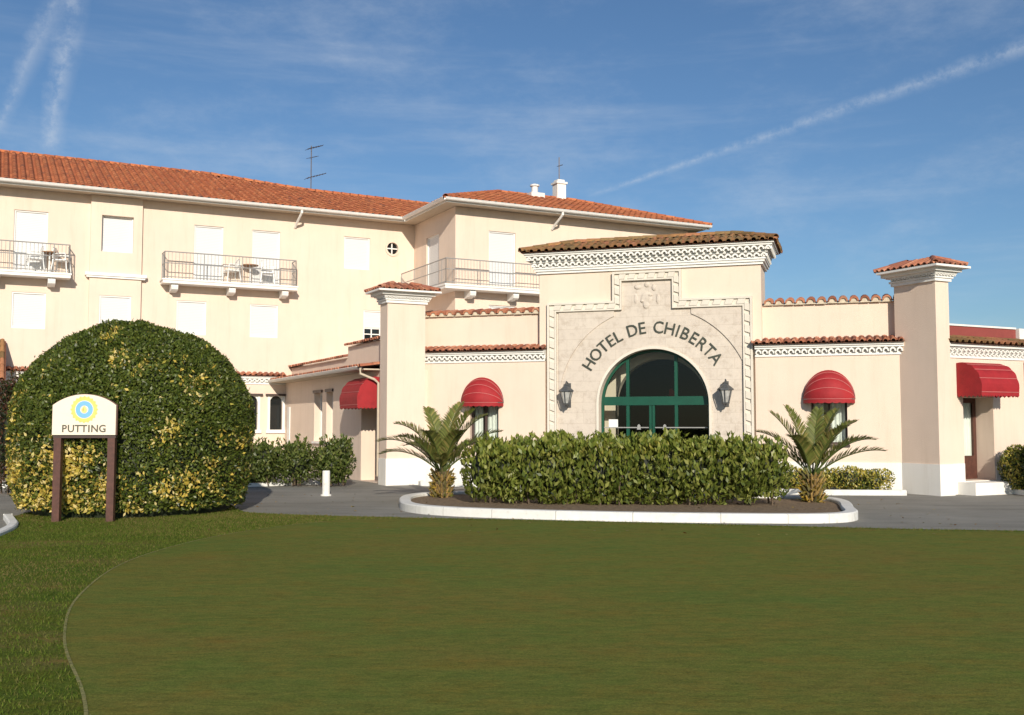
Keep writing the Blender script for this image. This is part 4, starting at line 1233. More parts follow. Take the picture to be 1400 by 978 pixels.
# kerbs
def kerb(name, path, w, h, mat, closed=False, z0=-0.02, jitter=0.004):
    P = [Vector((*p, 0)) for p in path]; mb = MB(); m = len(P)
    L, R = [], []
    for i in range(m):
        a = P[(i - 1) % m] if (closed or i > 0) else P[i]; b = P[(i + 1) % m] if (closed or i < m - 1) else P[i]
        t = (b - a).normalized(); s = Vector((-t.y, t.x, 0))
        L.append(P[i] + s * w / 2); R.append(P[i] - s * w / 2)
    Z = lambda v, z: Vector((v.x, v.y, z))
    bev = 0.02
    for i in range(m if closed else m - 1):
        j = (i + 1) % m
        if i % 4 == 0: mb.col = (random.uniform(0.93, 1.0),) * 3
        def ins(a, b): return a + (b - a).normalized() * bev
        rows_i = [Z(L[i], z0), Z(L[i], h - bev), Z(ins(L[i], R[i]), h), Z(ins(R[i], L[i]), h), Z(R[i], h - bev), Z(R[i], z0)]
        rows_j = [Z(L[j], z0), Z(L[j], h - bev), Z(ins(L[j], R[j]), h), Z(ins(R[j], L[j]), h), Z(R[j], h - bev), Z(R[j], z0)]
        keep = mb.col
        if i % 4 == 0:                       # open joint between kerb stones
            for k in range(5):
                g0 = rows_i[k].lerp(rows_j[k], 0.03); g1 = rows_i[k + 1].lerp(rows_j[k + 1], 0.03)
                mb.face([rows_i[k], g0, g1, rows_i[k + 1]], (0.35, 0.33, 0.3))
                mb.face([g0, rows_j[k], rows_j[k + 1], g1], keep)
        else:
            for k in range(5): mb.face([rows_i[k], rows_j[k], rows_j[k + 1], rows_i[k + 1]])
    if not closed:
        for e in (0, m - 1): mb.face([Z(L[e], z0), Z(L[e], h), Z(R[e], h), Z(R[e], z0)])
    return structure(mb.build(name, mat))
def kerbpaint():
    m, nt, b = newmat('kerb_paint')
    n1 = noise_node(nt, 5, 6, 0.75)
    r1 = ramp(nt, n1.outputs[0], [(0.24, (0.40, 0.38, 0.34)), (0.40, (0.70, 0.69, 0.65)), (0.8, (0.82, 0.81, 0.79))])
    at = N(nt, 'ShaderNodeAttribute'); at.attribute_name = 'col'
    nt.links.new(mix_col(nt, r1.outputs[0], at.outputs['Color'], 1.0), b.inputs['Base Color']); b.inputs['Roughness'].default_value = 0.8
    bump(nt, b, noise_node(nt, 30, 4, .7).outputs[0], 0.4, 0.01)
    return m
M['kerb'] = kerbpaint()
ISL = [(-2.05, 19.8), (-1.8, 18.85), (-1.15, 18.15), (0.2, 17.55), (2.0, 17.05), (4.0, 16.78), (5.1, 16.8), (5.65, 17.25), (5.95, 18.3), (6.3, 19.7), (6.15, 20.7), (5.0, 21.2), (2, 21.8), (-0.5, 22.35), (-1.6, 22.1), (-2.1, 21.2)]
ISL_S = catmull(ISL, 6)
kerb('island_kerb', ISL_S, 0.22, 0.15, M['kerb'], True)
sheet('planting_bed', ISL_S, 0.09, M['soil'])
# kerb beside lawn at left
kerb('lawn_kerb', catmull([(-7.35, 13.2), (-7.22, 14.2), (-7.4, 15.1), (-7.68, 15.9), (-8.05, 16.6), (-8.5, 17.4)], 6, False), 0.14, 0.09, M['kerb'])
# pavement with pale edge before the shrubs at left
sheet('pavement', pav_strip, 0.05, M['pave'], 0.06)
kerb('pavement_kerb', [pav_strip[i] for i in (2, 3, 4, 5, 6)], 0.16, 0.09, M['kerb'])
# bed at the right-hand wall
bedR = [tuple(PW(2.75, -0.05)[:2]), tuple(PW(6.0, -0.05)[:2]), tuple(PW(5.95, -0.75)[:2]), tuple(PW(4.4, -1.15)[:2]), tuple(PW(2.9, -1.2)[:2])]
sheet('planting_bed', bedR, 0.07, M['soil'])
kerb('wall_bed_kerb', [bedR[i] for i in (0, 4, 3, 2)], 0.16, 0.12, M['kerb'])
bedL = [tuple(PW(-6.2, -0.05)[:2]), tuple(PW(-2.7, -0.05)[:2]), tuple(PW(-2.8, -0.8)[:2]), tuple(PW(-5.8, -0.8)[:2])]
sheet('planting_bed', bedL, 0.07, M['soil']); kerb('wall_bed_kerb', [bedL[i] for i in (1, 2, 3, 0)], 0.16, 0.12, M['kerb'])
bedF = [tuple(LW(13.2, -20.05)[:2]), tuple(LW(22, -20.05)[:2]), tuple(LW(22, -22.4)[:2]), tuple(LW(13.6, -22.6)[:2]), tuple(LW(12.6, -21.6)[:2])]
sheet('planting_bed', bedF, 0.06, M['soil']); kerb('wall_bed_kerb', [bedF[i] for i in (0, 4, 3, 2)], 0.16, 0.11, M['kerb'])

# ------------------------------------------------------------------ foliage helpers
def norm(a): return a / np.maximum(np.linalg.norm(a, axis=1, keepdims=True), 1e-9)
def leaves(C, axis, nrm, ln, wd):
    """kite shaped leaves; C centres (n,3)"""
    a = norm(axis); s = norm(np.cross(a, nrm))
    ln = ln[:, None]; wd = wd[:, None]
    return np.stack([C - a * ln * 0.5, C + s * wd * 0.5 - a * ln * 0.05, C + a * ln * 0.5, C - s * wd * 0.5 - a * ln * 0.05], axis=1)
def vnoise(P, sc, seed=0.0):
    return np.array([mnoise.noise((p[0] * sc + seed, p[1] * sc - seed, p[2] * sc + 3.1 * seed)) for p in P])
def pick(cols, n):
    cols = np.array(cols); return cols[rng.integers(0, len(cols), n)]

# ------------------------------------------------------------------ clipped dome bush
DC = Vector((-6.95, 18.95, 0)); DR = 2.14; DZ = 1.5; DV = 1.98
dome = thing('clipped_bush', 'huge clipped dome-shaped bush of dark green leaves with yellow patches, behind the wooden sign', 'bush', tuple(DC))
def dome_r(z):
    z = np.asarray(z)
    up = np.sqrt(np.clip(1 - ((z - DZ) / DV) ** 2, 0, 1)); lo = np.sqrt(np.clip(1 - (np.clip(DZ - z, 0, None) / 3.3) ** 2, 0, 1))
    return DR * np.where(z > DZ, up, lo)
n = 105000
th = rng.uniform(0, 2 * pi, n)
lat = np.arcsin(rng.uniform(-0.40, 1, n))
ez_ = np.where(lat > 0, DV * np.sin(lat), 3.4 * np.sin(lat))
zc = np.clip(DZ + ez_, 0.10, None)
nx, ny = np.cos(th), np.sin(th)
rad = dome_r(zc)
nz_ = np.where(lat > 0, np.sin(lat), np.sin(lat) * 0.4)
nh = np.sqrt(np.clip(1 - nz_ ** 2, 0, 1))
out = np.stack([nx * nh, ny * nh, nz_], 1)
base = np.stack([nx * rad, ny * rad, zc], 1)
lump = vnoise(base, 1.0, 2.0) * 0.10 + vnoise(base, 3.5, 5.0) * 0.06
depth = rng.uniform(0, 1, n) ** 1.6 * 0.13
C = base + out * (lump - depth)[:, None] + rng.normal(0, 0.012, (n, 3))
stick = rng.uniform(0, 1, n) < 0.012
C[stick] += out[stick] * 0.05
axis = out * 0.25 + rng.normal(0, 0.55, (n, 3)) + np.array([0, 0, 0.35])
nrm = out + rng.normal(0, 0.45, (n, 3))
ln = rng.uniform(0.045, 0.082, n); wd = ln * rng.uniform(0.42, 0.58, n)
cols = pick([(0.050, 0.076, 0.013), (0.076, 0.108, 0.017), (0.102, 0.136, 0.022), (0.140, 0.165, 0.030), (0.080, 0.098, 0.018)], n) * rng.uniform(0.75, 1.25, n)[:, None]
# yellow variegated clusters: (dx, z, radius, strength) on the front
yel = [(-1.75, 0.75, 0.55, .85), (-1.95, 0.35, 0.5, .85), (-1.3, 0.55, 0.35, .45), (-0.5, 0.9, 0.42, 1.0), (-0.15, 1.0, 0.3, 1.0), (-0.75, 0.4, 0.5, .95), (-0.25, 0.35, 0.4, .7), (-1.1, 0.3, 0.4, .65), (-1.8, 1.95, .18, .5), (-1.65, 1.75, .16, .6), (-1.55, 2.1, .1, .5), (-0.95, 2.55, .13, .5), (0.25, 2.75, .14, .7), (0.62, 2.6, .13, .6), (1.25, 1.5, .2, .5), (1.1, 1.4, .14, .4), (0.1, 1.75, .16, .5), (0.32, 1.5, .12, .6), (1.55, 2.35, .16, .5), (-0.05, 3.2, .12, .7), (1.6, 2.0, .1, .6), (1.7, 0.6, .3, .3), (1.3, 0.35, .3, .35), (0.6, 0.25, .35, .35), (1.45, 2.2, .1, .5), (1.1, 2.6, .2, .12), (2.0, 1.3, .15, .4), (-0.2, 1.3, .2, .4), (1.75, 0.9, .12, .6), (1.5, 0.7, .25, .5), (1.2, 0.5, .3, .45), (0.2, 0.5, .3, .6)]
yp = np.zeros(n)
front = (C[:, 1] < 0.7)
for (dx, z, r, s) in yel:
    d2 = (C[:, 0] - dx) ** 2 + (C[:, 2] - z) ** 2
    yp = np.maximum(yp, s * np.exp(-d2 / (r * r)))
hi_ = (C[:, 2] > 1.25)
clump = vnoise(C, 5.0, 11.0) + 0.35
isy = front & (rng.uniform(0, 1, n) < np.where(hi_, yp * 0.75, yp) * np.clip(0.35 + clump * 1.4, 0, 1.2))
isy |= rng.uniform(0, 1, n) < 0.004
ln[isy] *= 1.3; wd[isy] *= 1.35
ycol = pick([(0.66, 0.48, 0.09), (0.76, 0.58, 0.16), (0.58, 0.46, 0.09), (0.44, 0.39, 0.08), (0.78, 0.64, 0.28)], n) * rng.uniform(0.75, 1.1, n)[:, None]
cols[isy] = ycol[isy]
quads_object('foliage', leaves(C, axis, nrm, ln, wd), cols, M['leaf'], dome)
mb = MB()
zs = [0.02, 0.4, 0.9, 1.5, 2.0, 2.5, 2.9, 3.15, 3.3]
mb.col = (0.012, 0.018, 0.006)  # solid near-black core: the shade behind the leaves put into its colour
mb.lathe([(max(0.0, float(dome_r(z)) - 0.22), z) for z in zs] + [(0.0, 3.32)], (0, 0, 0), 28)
mb.build('dark_core', M['attr'], dome)
for k in range(7):
    mb = MB(); a = k * 0.9; mb.tube([(0.5 * cos(a), 0.5 * sin(a), -0.02), (1.1 * cos(a), 1.1 * sin(a), 0.9)], [0.06, 0.03], 6)
    mb.build('stem', M['bark'], dome)

# ------------------------------------------------------------------ generic leafy mass
def leafy_mass(name, label, cat, loc, rotz, shape, n, size, palette, yel_frac=0.0, ypal=None, mat='leaf', upright=0.5, core=True, group=None, shoots=0, stems=6, asp=0.45):
    """shape: list of ellipsoids (cx,cy,cz,rx,ry,rz) in local coords; leaves on their union's shell"""
    t = thing(name, label, cat, loc, rotz, group)
    E = np.array(shape); vol = (E[:, 3] * E[:, 4] + E[:, 3] * E[:, 5] + E[:, 4] * E[:, 5]); pr = vol / vol.sum()
    idx = rng.choice(len(E), n, p=pr)
    d = norm(rng.normal(0, 1, (n, 3)))
    p_ = 2.6                                       # slightly boxy
    k = (np.abs(d) ** p_).sum(1) ** (-1 / p_)
    dd = d * k[:, None]
    R = E[idx, 3:6]
    ctr = E[idx, :3]
    shell = 1 - rng.uniform(0, 1, n) ** 1.5 * 0.38
    C = ctr + dd * R * shell[:, None]
    lump = vnoise(C, 2.2, loc[0]) * 0.10
    C += d * lump[:, None]
    C[:, 2] = np.maximum(C[:, 2], 0.06)
    out = norm(d / R)
    axis = out * 0.35 + rng.normal(0, 0.42, (n, 3)) + np.array([0, 0, upright])
    nrm = out + rng.normal(0, 0.5, (n, 3))
    ln = rng.uniform(size * 0.7, size * 1.25, n); wd = ln * rng.uniform(asp * 0.85, asp * 1.2, n)
    cols = pick(palette, n) * rng.uniform(0.7, 1.25, n)[:, None]
    if yel_frac:
        ny_ = vnoise(C, 3.0, 9.0)
        pz = np.clip(yel_frac + ny_ * 0.8 * (1 if yel_frac < 0.9 else 0), 0, 1)
        m_ = rng.uniform(0, 1, n) < pz
        cols[m_] = (pick(ypal, n) * rng.uniform(0.8, 1.15, n)[:, None])[m_]
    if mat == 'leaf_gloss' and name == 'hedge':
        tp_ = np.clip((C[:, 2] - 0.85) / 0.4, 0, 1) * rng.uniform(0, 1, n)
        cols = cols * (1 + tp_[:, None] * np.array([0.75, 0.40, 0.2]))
    V = [leaves(C, axis, nrm, ln, wd)]; K = [cols]
    if shoots:
        for s in range(shoots):
            e = E[rng.choice(len(E), p=pr)]
            a = rng.uniform(0, 2 * pi); q = sqrt(rng.uniform(0, 1)) * 0.95
            bx, by = e[0] + e[3] * q * cos(a), e[1] + e[4] * q * sin(a)
            zt = e[2] + e[5] * (1 - q ** 3.2) ** 0.4 - 0.06
            L_ = rng.uniform(0.06, 0.27); m = 12
            tt = rng.uniform(0, 1, m)
            c = np.stack([bx + rng.normal(0, 0.03, m) + rng.normal(0, .04) * tt, by + rng.normal(0, 0.03, m), zt + L_ * tt], 1)
            ax_ = np.stack([rng.normal(0, 0.5, m), rng.normal(0, 0.5, m), np.full(m, 0.9)], 1)
            nn_ = rng.normal(0, 1, (m, 3))
            l_ = rng.uniform(size * 0.8, size * 1.3, m)
            V.append(leaves(c, ax_, nn_, l_, l_ * asp)); K.append(pick(palette, m) * rng.uniform(0.95, 1.4, m)[:, None])
    quads_object('foliage', np.concatenate(V), np.concatenate(K), M[mat], t)
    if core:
        mb = MB(); mb.col = (0.010, 0.014, 0.006)  # opaque dark core painted as the shade in gaps between leaves
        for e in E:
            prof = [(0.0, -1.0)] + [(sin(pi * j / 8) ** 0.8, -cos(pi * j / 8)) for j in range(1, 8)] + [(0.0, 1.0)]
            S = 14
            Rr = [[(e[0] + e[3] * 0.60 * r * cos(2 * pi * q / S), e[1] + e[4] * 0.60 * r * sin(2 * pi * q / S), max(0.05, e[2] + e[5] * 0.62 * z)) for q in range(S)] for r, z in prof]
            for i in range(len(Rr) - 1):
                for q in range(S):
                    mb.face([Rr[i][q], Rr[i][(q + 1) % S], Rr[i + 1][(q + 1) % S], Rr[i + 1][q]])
        mb.build('dark_core', M['attr'], t)
    if stems:
        for s in range(stems):
            mb = MB()
            e = E[s % len(E)]
            a = rng.uniform(0, 2 * pi); q = rng.uniform(0.1, 0.65)
            b = Vector((e[0] + e[3] * q * cos(a), e[1] + e[4] * q * sin(a), -0.02))
            mb.tube([b, b + Vector((rng.normal(0, 0.05), rng.normal(0, 0.05), e[2] * 0.7)), b + Vector((rng.normal(0, 0.12), rng.normal(0, 0.12), e[2] * 1.4))], [0.022, 0.016, 0.008], 5)
            mb.build('stem', M['bark'], t)
    return t
HEDGE = [(0.120, 0.150, 0.024), (0.150, 0.180, 0.032), (0.185, 0.210, 0.040), (0.23, 0.24, 0.06), (0.075, 0.105, 0.018)]
hl = sqrt(6.6 ** 2 + 0.75 ** 2); hrot = atan2(-0.75, 6.25)
shape = []
for k in range(13):
    u = (k + 0.5) / 13
    x = -hl / 2 + 0.42 + (hl - 0.84) * u
    shape.append((x, random.uniform(-0.10, 0.10), 0.69 + random.uniform(-0.02, 0.02), 0.46, 0.66 + random.uniform(-0.10, 0.08), 0.59 + random.uniform(-0.06, 0.06) - (0.06 if k in (0, 12) else 0)))
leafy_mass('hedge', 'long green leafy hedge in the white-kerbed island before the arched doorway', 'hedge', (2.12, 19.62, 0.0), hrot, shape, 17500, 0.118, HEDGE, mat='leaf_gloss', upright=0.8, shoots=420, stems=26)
SHR = [(0.066, 0.094, 0.018), (0.090, 0.122, 0.024), (0.12, 0.15, 0.034), (0.16, 0.175, 0.05), (0.045, 0.066, 0.015)]
sp = [((-7.3, 26.9), 0.62, 0.95, 'leafy green shrub at the left end of its row, half hidden by the dome bush'),
      ((-6.45, 26.7), 0.6, 1.15, 'leafy green shrub second from the left in the row before the low wing'),
      ((-5.55, 26.55), 0.62, 1.2, 'leafy green shrub third from the left in the row, behind the white bollard'),
      ((-4.60, 26.35), 0.55, 1.25, 'leafy green shrub at the right end of the row, nearest the left pillar')]
for (xy, r, h, lab) in sp:
    sh = []
    for j in range(6):
        a = rng.uniform(0, 2 * pi); q = rng.uniform(0, 0.45) * r; zz = rng.uniform(0.35, 0.75) * h
        sh.append((q * cos(a), q * sin(a), zz, r * rng.uniform(0.4, 0.7), r * rng.uniform(0.4, 0.7), h * rng.uniform(0.22, 0.34)))
    sh.append((0, 0, h * 0.45, r, r * 0.9, h * 0.45))
    leafy_mass('shrub', lab, 'shrub', (*xy, 0.05), 0, sh, 4200, 0.10, SHR, mat='leaf_gloss', shoots=40, group='shrubs before the low wing', stems=7)
leafy_mass('shrub', 'tall dark reddish shrub at the left edge, behind the dome bush', 'shrub', (-11.35, 23.6, 0), 0, [(0, 0, 1.35, 0.75, 0.75, 1.3), (0.1, 0, 2.1, 0.5, 0.5, 0.65)], 9000, 0.08, [(0.03, 0.045, 0.012), (0.07, 0.03, 0.015), (0.025, 0.04, 0.012), (0.1, 0.04, 0.02)], shoots=20)
YG = [(0.46, 0.38, 0.07), (0.36, 0.33, 0.06), (0.55, 0.45, 0.12), (0.25, 0.27, 0.05)]
hx = PW(4.42, -0.62)
leafy_mass('low_hedge', 'low clipped yellow variegated hedge under the right-hand wall', 'hedge', (hx.x, hx.y, 0.06), RP, [(-1.0, 0, 0.26, 0.5, 0.3, 0.27), (-0.35, 0, 0.27, 0.5, 0.3, 0.27), (0.3, 0, 0.27, 0.5, 0.3, 0.27), (0.85, 0, 0.26, 0.42, 0.3, 0.26)], 6500, 0.065, [(0.05, 0.08, 0.015), (0.1, 0.12, 0.02)], 0.6, YG, stems=4)
leafy_mass('bush', 'yellow-green variegated bush at the right edge beside the doorstep', 'bush', (11.65, 23.6, 0.04), 0, [(0, 0, 0.5, 0.42, 0.4, 0.5), (0.05, 0, 0.75, 0.32, 0.3, 0.35)], 4200, 0.075, SHR, 0.35, YG, stems=3)
leafy_mass('bush', 'dark rounded bush at the right edge, in front of the variegated bush', 'bush', (11.95, 22.75, 0.04), 0, [(0, 0, 0.62, 0.6, 0.55, 0.62), (0.25, 0, 0.7, 0.5, 0.5, 0.6)], 6500, 0.08, [(0.02, 0.035, 0.01), (0.03, 0.048, 0.012), (0.045, 0.062, 0.015)], stems=3)

# ------------------------------------------------------------------ palms
def palm(label, loc, seed, spread, fr_list, hgt):
    r_ = np.random.default_rng(seed)
    t = thing('palm_tree', label, 'palm', loc, 0, 'young palms at the ends of the hedge')
    mb = MB()
    for j in range(9):                              # stubby trunk with old leaf bases
        z = j / 9 * hgt
        mb.col = mul((0.16, 0.11, 0.06), r_.uniform(0.7, 1.2))
        mb.lathe([(0.13 + 0.02 * (j % 2), z), (0.17 - 0.01 * (j % 2), z + hgt / 9 * 0.6), (0.12, z + hgt / 9)], (0, 0, 0), 10)
        for k in range(8):
            a = k * pi / 4 + j * 0.4
            mb.col = mul((0.34, 0.22, 0.07) if r_.uniform() < 0.6 else (0.16, 0.14, 0.05), r_.uniform(0.6, 1.2))
            b = Vector((0.13 * cos(a), 0.13 * sin(a), z)); L_ = r_.uniform(0.10, 0.26)
            mb.tube([b, b + Vector((cos(a) * L_ * 0.6, sin(a) * L_ * 0.6, L_ * 0.8))], [0.035, 0.012], 4)
    mb.build('trunk', M['bark_palm'], t)
    # dry yellow basal leaves
    n = 260
    a = r_.uniform(0, 2 * pi, n); rr = r_.uniform(0.08, 0.26, n); z = r_.uniform(0.02, hgt * 0.95, n)
    C = np.stack([rr * np.cos(a), rr * np.sin(a), z], 1)
    ax_ = np.stack([np.cos(a), np.sin(a), r_.uniform(-0.2, 1.2, n)], 1)
    l_ = r_.uniform(0.1, 0.22, n)
    cc = np.array([(0.45, 0.31, 0.05), (0.34, 0.26, 0.05), (0.25, 0.2, 0.05), (0.12, 0.14, 0.03)])[r_.integers(0, 4, n)]
    quads_object('dry_leaves', leaves(C, ax_, r_.normal(0, 1, (n, 3)), l_, l_ * 0.28), cc, M['leaf'], t)
    for (az_, el0, L_, droop) in fr_list:
        m = 15
        p = Vector((0.05 * cos(az_), 0.05 * sin(az_), hgt)); pts = [p.copy()]; el = el0; dirs = []
        for i in range(m):
            d = Vector((cos(az_) * cos(el), sin(az_) * cos(el), sin(el))); dirs.append(d)
            p = p + d * (L_ / m); pts.append(p.copy())
            el -= droop / m * (0.35 + 1.3 * (i / m))
        mb = MB(); mb.col = (0.09, 0.12, 0.03)
        mb.tube(pts, [0.016 * (1 - 0.8 * i / m) + 0.003 for i in range(m + 1)], 5)
        npair = 46
        for k in range(npair):
            s = 0.14 + 0.86 * (k + 0.5) / npair
            f = s * m; i = min(int(f), m - 1); q = pts[i].lerp(pts[i + 1], f - i); d = dirs[i]
            sd = d.cross(Vector((0, 0, 1)))
            if sd.length < 0.05: sd = Vector((-sin(az_), cos(az_), 0))
            sd.normalize(); upv = sd.cross(d).normalized()
            ll = 0.34 * L_ / 1.6 * (sin(pi * min(1, 0.18 + 0.80 * s)) ** 0.6) * r_.uniform(0.85, 1.1) + 0.03
            for sg in (-1, 1):
                dr = (d * 0.75 + sd * sg * 0.72 + upv * r_.uniform(0.22, 0.5)).normalized()
                wv = dr.cross(upv).normalized() * 0.016
                col = mul((0.13, 0.148, 0.036) if r_.uniform() < 0.75 else (0.22, 0.19, 0.06), r_.uniform(0.65, 1.4))
                mid = q + dr * ll * 0.55; tip = q + dr * ll - Vector((0, 0, ll * 0.10))
                mb.face([q - wv * 0.5, q + wv * 0.5, mid + wv, mid - wv], col)
                mb.face([mid - wv, mid + wv, tip], col)
        mb.build('frond', M['leaf_gloss'], t)
    return t
def fr(*a): return [(radians(x[0]), radians(x[1]), x[2], radians(x[3])) for x in a]
palm('young palm at the left end of the hedge, in front of the left awning', (-1.45, 21.35, 0.07), 11, 1, fr(
    (176, 52, 1.55, 80), (160, 68, 1.55, 75), (190, 40, 1.35, 70), (120, 78, 1.55, 50), (60, 80, 1.6, 45), (20, 70, 1.55, 55), (0, 55, 1.5, 60), (345, 42, 1.4, 65), (300, 66, 1.3, 70), (250, 70, 1.25, 75), (215, 60, 1.35, 75), (90, 62, 1.4, 65), (40, 50, 1.35, 65), (140, 50, 1.3, 75), (270, 45, 1.0, 80), (330, 75, 1.5, 45)), 0.55)
palm('young palm at the right end of the hedge, in front of the right awning', (5.86, 20.1, 0.07), 23, 1, fr(
    (178, 48, 1.35, 75), (165, 60, 1.35, 60), (130, 78, 1.45, 30), (150, 70, 1.45, 35), (60, 78, 1.45, 40), (5, 50, 1.5, 65), (350, 36, 1.45, 50), (20, 62, 1.5, 50), (335, 55, 1.3, 60), (300, 68, 1.3, 60), (230, 62, 1.25, 70), (90, 60, 1.2, 60), (30, 74, 1.45, 35)), 0.55)

# ------------------------------------------------------------------ putting sign
sign = thing('putting_sign', 'cream arched golf sign with blue and yellow emblem on two brown wooden posts', 'sign', (-6.92, 16.62, 0.02), radians(2))
for x in (-0.43, 0.43):
    mb = MB(); mb.box(x - 0.058, x + 0.058, 0.0, 0.10, -0.05, 1.42); mb.build('post', M['brownwood'], sign)
mb = MB()
BW, b0, bs_, bt = 0.505, 1.405, 1.885, 2.06
arc = [(BW * cos(a) , bs_ + (bt - bs_) * (sin(a)) ** 0.9) for a in [pi * k / 20 for k in range(21)]]
R_arc = (BW ** 2 + (bt - bs_) ** 2) / (2 * (bt - bs_)); zc_ = bt - R_arc
arc = [(x, zc_ + sqrt(R_arc ** 2 - x * x)) for x in [BW - 2 * BW * k / 20 for k in range(21)]]
poly = [(-BW, b0), (BW, b0)] + arc
mb.prism(poly, -0.035, -0.004, 'y'); mb.build('board', paint('sign_cream', (0.80, 0.69, 0.57), 0.45, 0.03), sign)
mb = MB(); poly2 = [(x * 1.035, (z - 1.6) * 1.02 + 1.6) for x, z in poly]; mb.prism(poly2, -0.0035, 0.03, 'y'); mb.build('board_backing', M['brownwood'], sign)
mb = MB(); mb.box(-0.5, 0.5, -0.002, 0.11, 1.355, 1.398); mb.build('rail', M['trim_dark'], sign)
mb = MB()
ec = (0.0, 1.815)
def disc(r0, r1, y, col, n=28, sq=1.0):
    for k in range(n):
        a, b = 2 * pi * k / n, 2 * pi * (k + 1) / n
        P = lambda r, t: (ec[0] + r * cos(t), y, ec[1] + r * sin(t))
        if r0 > 0: mb.face([P(r0, a), P(r1, a), P(r1, b), P(r0, b)], col)
        else: mb.face([(ec[0], y, ec[1]), P(r1, a), P(r1, b)], col)
disc(0.150, 0.205, -0.037, (0.72, 0.60, 0.15))
for k in range(20):                                # scalloped outer edge of the ring
    a = 2 * pi * k / 20
    c = (ec[0] + 0.203 * cos(a), ec[1] + 0.203 * sin(a))
    mb.face([(c[0] + 0.018 * cos(q), -0.0375, c[1] + 0.018 * sin(q)) for q in [2 * pi * j / 8 for j in range(8)]], (0.70, 0.56, 0.16))
disc(0.065, 0.138, -0.0385, (0.18, 0.45, 0.80))
mb.face([(ec[0] + x, -0.040, ec[1] + z) for x, z in ((0, 0.068), (0.045, 0.0), (0.03, -0.045), (0, -0.058), (-0.03, -0.045), (-0.045, 0.0))], (0.70, 0.62, 0.22))
mb.face([(ec[0] + x, -0.0415, ec[1] + z) for x, z in ((-0.012, 0.04), (-0.004, -0.01), (-0.012, -0.03), (-0.028, -0.01))], (0.75, 0.38, 0.10))
mb.build('emblem', M['attr'], sign)
M['sign_letters'] = paint('sign_letters', (0.09, 0.085, 0.06), 0.6, 0.1)
word = 'PUTTING'; aw = {'P': 0.82, 'U': 0.98, 'T': 0.84, 'I': 0.48, 'N': 1.04, 'G': 1.05}
tt = sum(aw[c] for c in word); acc = 0; Wd = 0.72
for ch in word:
    mid = acc + aw[ch] / 2; acc += aw[ch]
    V, F = text_mesh(ch, 0.165, 0.002, 0.003)
    x0 = -Wd / 2 + Wd * mid / tt
    pts = [Vector((x0 + v.x * 0.98, -0.0385 - v.z, 1.452 + v.y)) for v in V]
    mb = MB()
    for f in F: mb.face([pts[i] for i in f])
    mb.build('letter', M['sign_letters'], sign)
# ------------------------------------------------------------------ bollard
bo = MB()
bo.lathe([(0.0, 0.56), (0.075, 0.56), (0.085, 0.54), (0.085, 0.0)], (0, 0, 0), 14); bo.lathe([(0.12, 0.0), (0.12, 0.03), (0.085, 0.032)], (0, 0, 0), 14)
o = bo.build('bollard', M['kerb'], None, (-4.16, 23.05, 0.0)); tag(o, 'short white post at the edge of the drive, before the shrubs', 'bollard')
# small tiled porch at far left of the tall wing
po = thing('porch', 'small tile-roofed porch against the tall wing at the left edge', 'porch', tuple(LW(-9.2, -0.05)), RL)
mb = MB(); mb.box(-1.4, -1.2, -1.6, -0.0, 0, 3.0); mb.box(1.2, 1.4, -1.6, -0.0, 0, 3.0); mb.box(-1.2, 1.2, -1.6, -1.45, 2.4, 3.0); mb.build('wall', M['cream_smooth'], po)
mb = MB(); tile_field(mb, (-1.6, -1.9, 2.95), (1, 0, 0), (0, 1.85, 1.3), 3.2, 2.25, 'moss', 0.22, 0.36); mb.build('roof', M['tile'], po)

# ------------------------------------------------------------------ grass blades on the rough and along the far edge
def in_poly(P, poly):
    x, y = P[:, 0], P[:, 1]; ins = np.zeros(len(P), bool); m = len(poly)
    for i in range(m):
        x0, y0 = poly[i]; x1, y1 = poly[(i + 1) % m]
        if y0 == y1: continue
        c = ((y0 > y) != (y1 > y)) & (x < (x1 - x0) * (y - y0) / (y1 - y0) + x0)
        ins ^= c
    return ins
def blades(n, xr, yr, inside, outside, hmin, hmax, pal, w=0.006, z0=0.03):
    P = np.stack([rng.uniform(*xr, n), rng.uniform(*yr, n)], 1)
    k = in_poly(P, inside)
    if outside is not None: k &= ~in_poly(P, outside)
    P = P[k]; m = len(P)
    h = rng.uniform(hmin, hmax, m); a = rng.uniform(0, 2 * pi, m); l = rng.normal(0, 0.5, (m, 2)) * h[:, None]
    b0 = np.stack([P[:, 0] + w * np.cos(a), P[:, 1] + w * np.sin(a), np.full(m, z0)], 1)
    b1 = np.stack([P[:, 0] - w * np.cos(a), P[:, 1] - w * np.sin(a), np.full(m, z0)], 1)
    tp = np.stack([P[:, 0] + l[:, 0], P[:, 1] + l[:, 1], z0 + h], 1)
    return np.stack([b0, b1, tp], 1), pick(pal, m) * rng.uniform(0.7, 1.3, m)[:, None]
RG = [(0.095, 0.135, 0.02), (0.11, 0.15, 0.022), (0.08, 0.125, 0.018), (0.12, 0.14, 0.03), (0.15, 0.145, 0.045)]
V1, K1 = blades(130000, (-8.6, -1.9), (4.9, 20.8), LAWN_S, GREEN_S, 0.012, 0.03, RG, 0.004)
tan_ = pick([(0.24, 0.18, 0.08), (0.19, 0.155, 0.06), (0.13, 0.135, 0.035)], len(K1))
cx_, cy_ = V1[:, 0, 0], V1[:, 0, 1]
pt_ = np.maximum(0.75 * np.exp(-((cy_ - 17.6) / 1.3) ** 2), 0.8 * np.exp(-((cx_ + 5.2) / 0.9) ** 2 - ((cy_ - 10.6) / 1.6) ** 2))
pm_ = rng.uniform(0, 1, len(K1)) < pt_ * np.clip(0.7 + 1.2 * vnoise(V1[:, 0] * np.array([1, 1, 0]), 1.6, 4.0), 0, 1)
K1[pm_] = tan_[pm_]
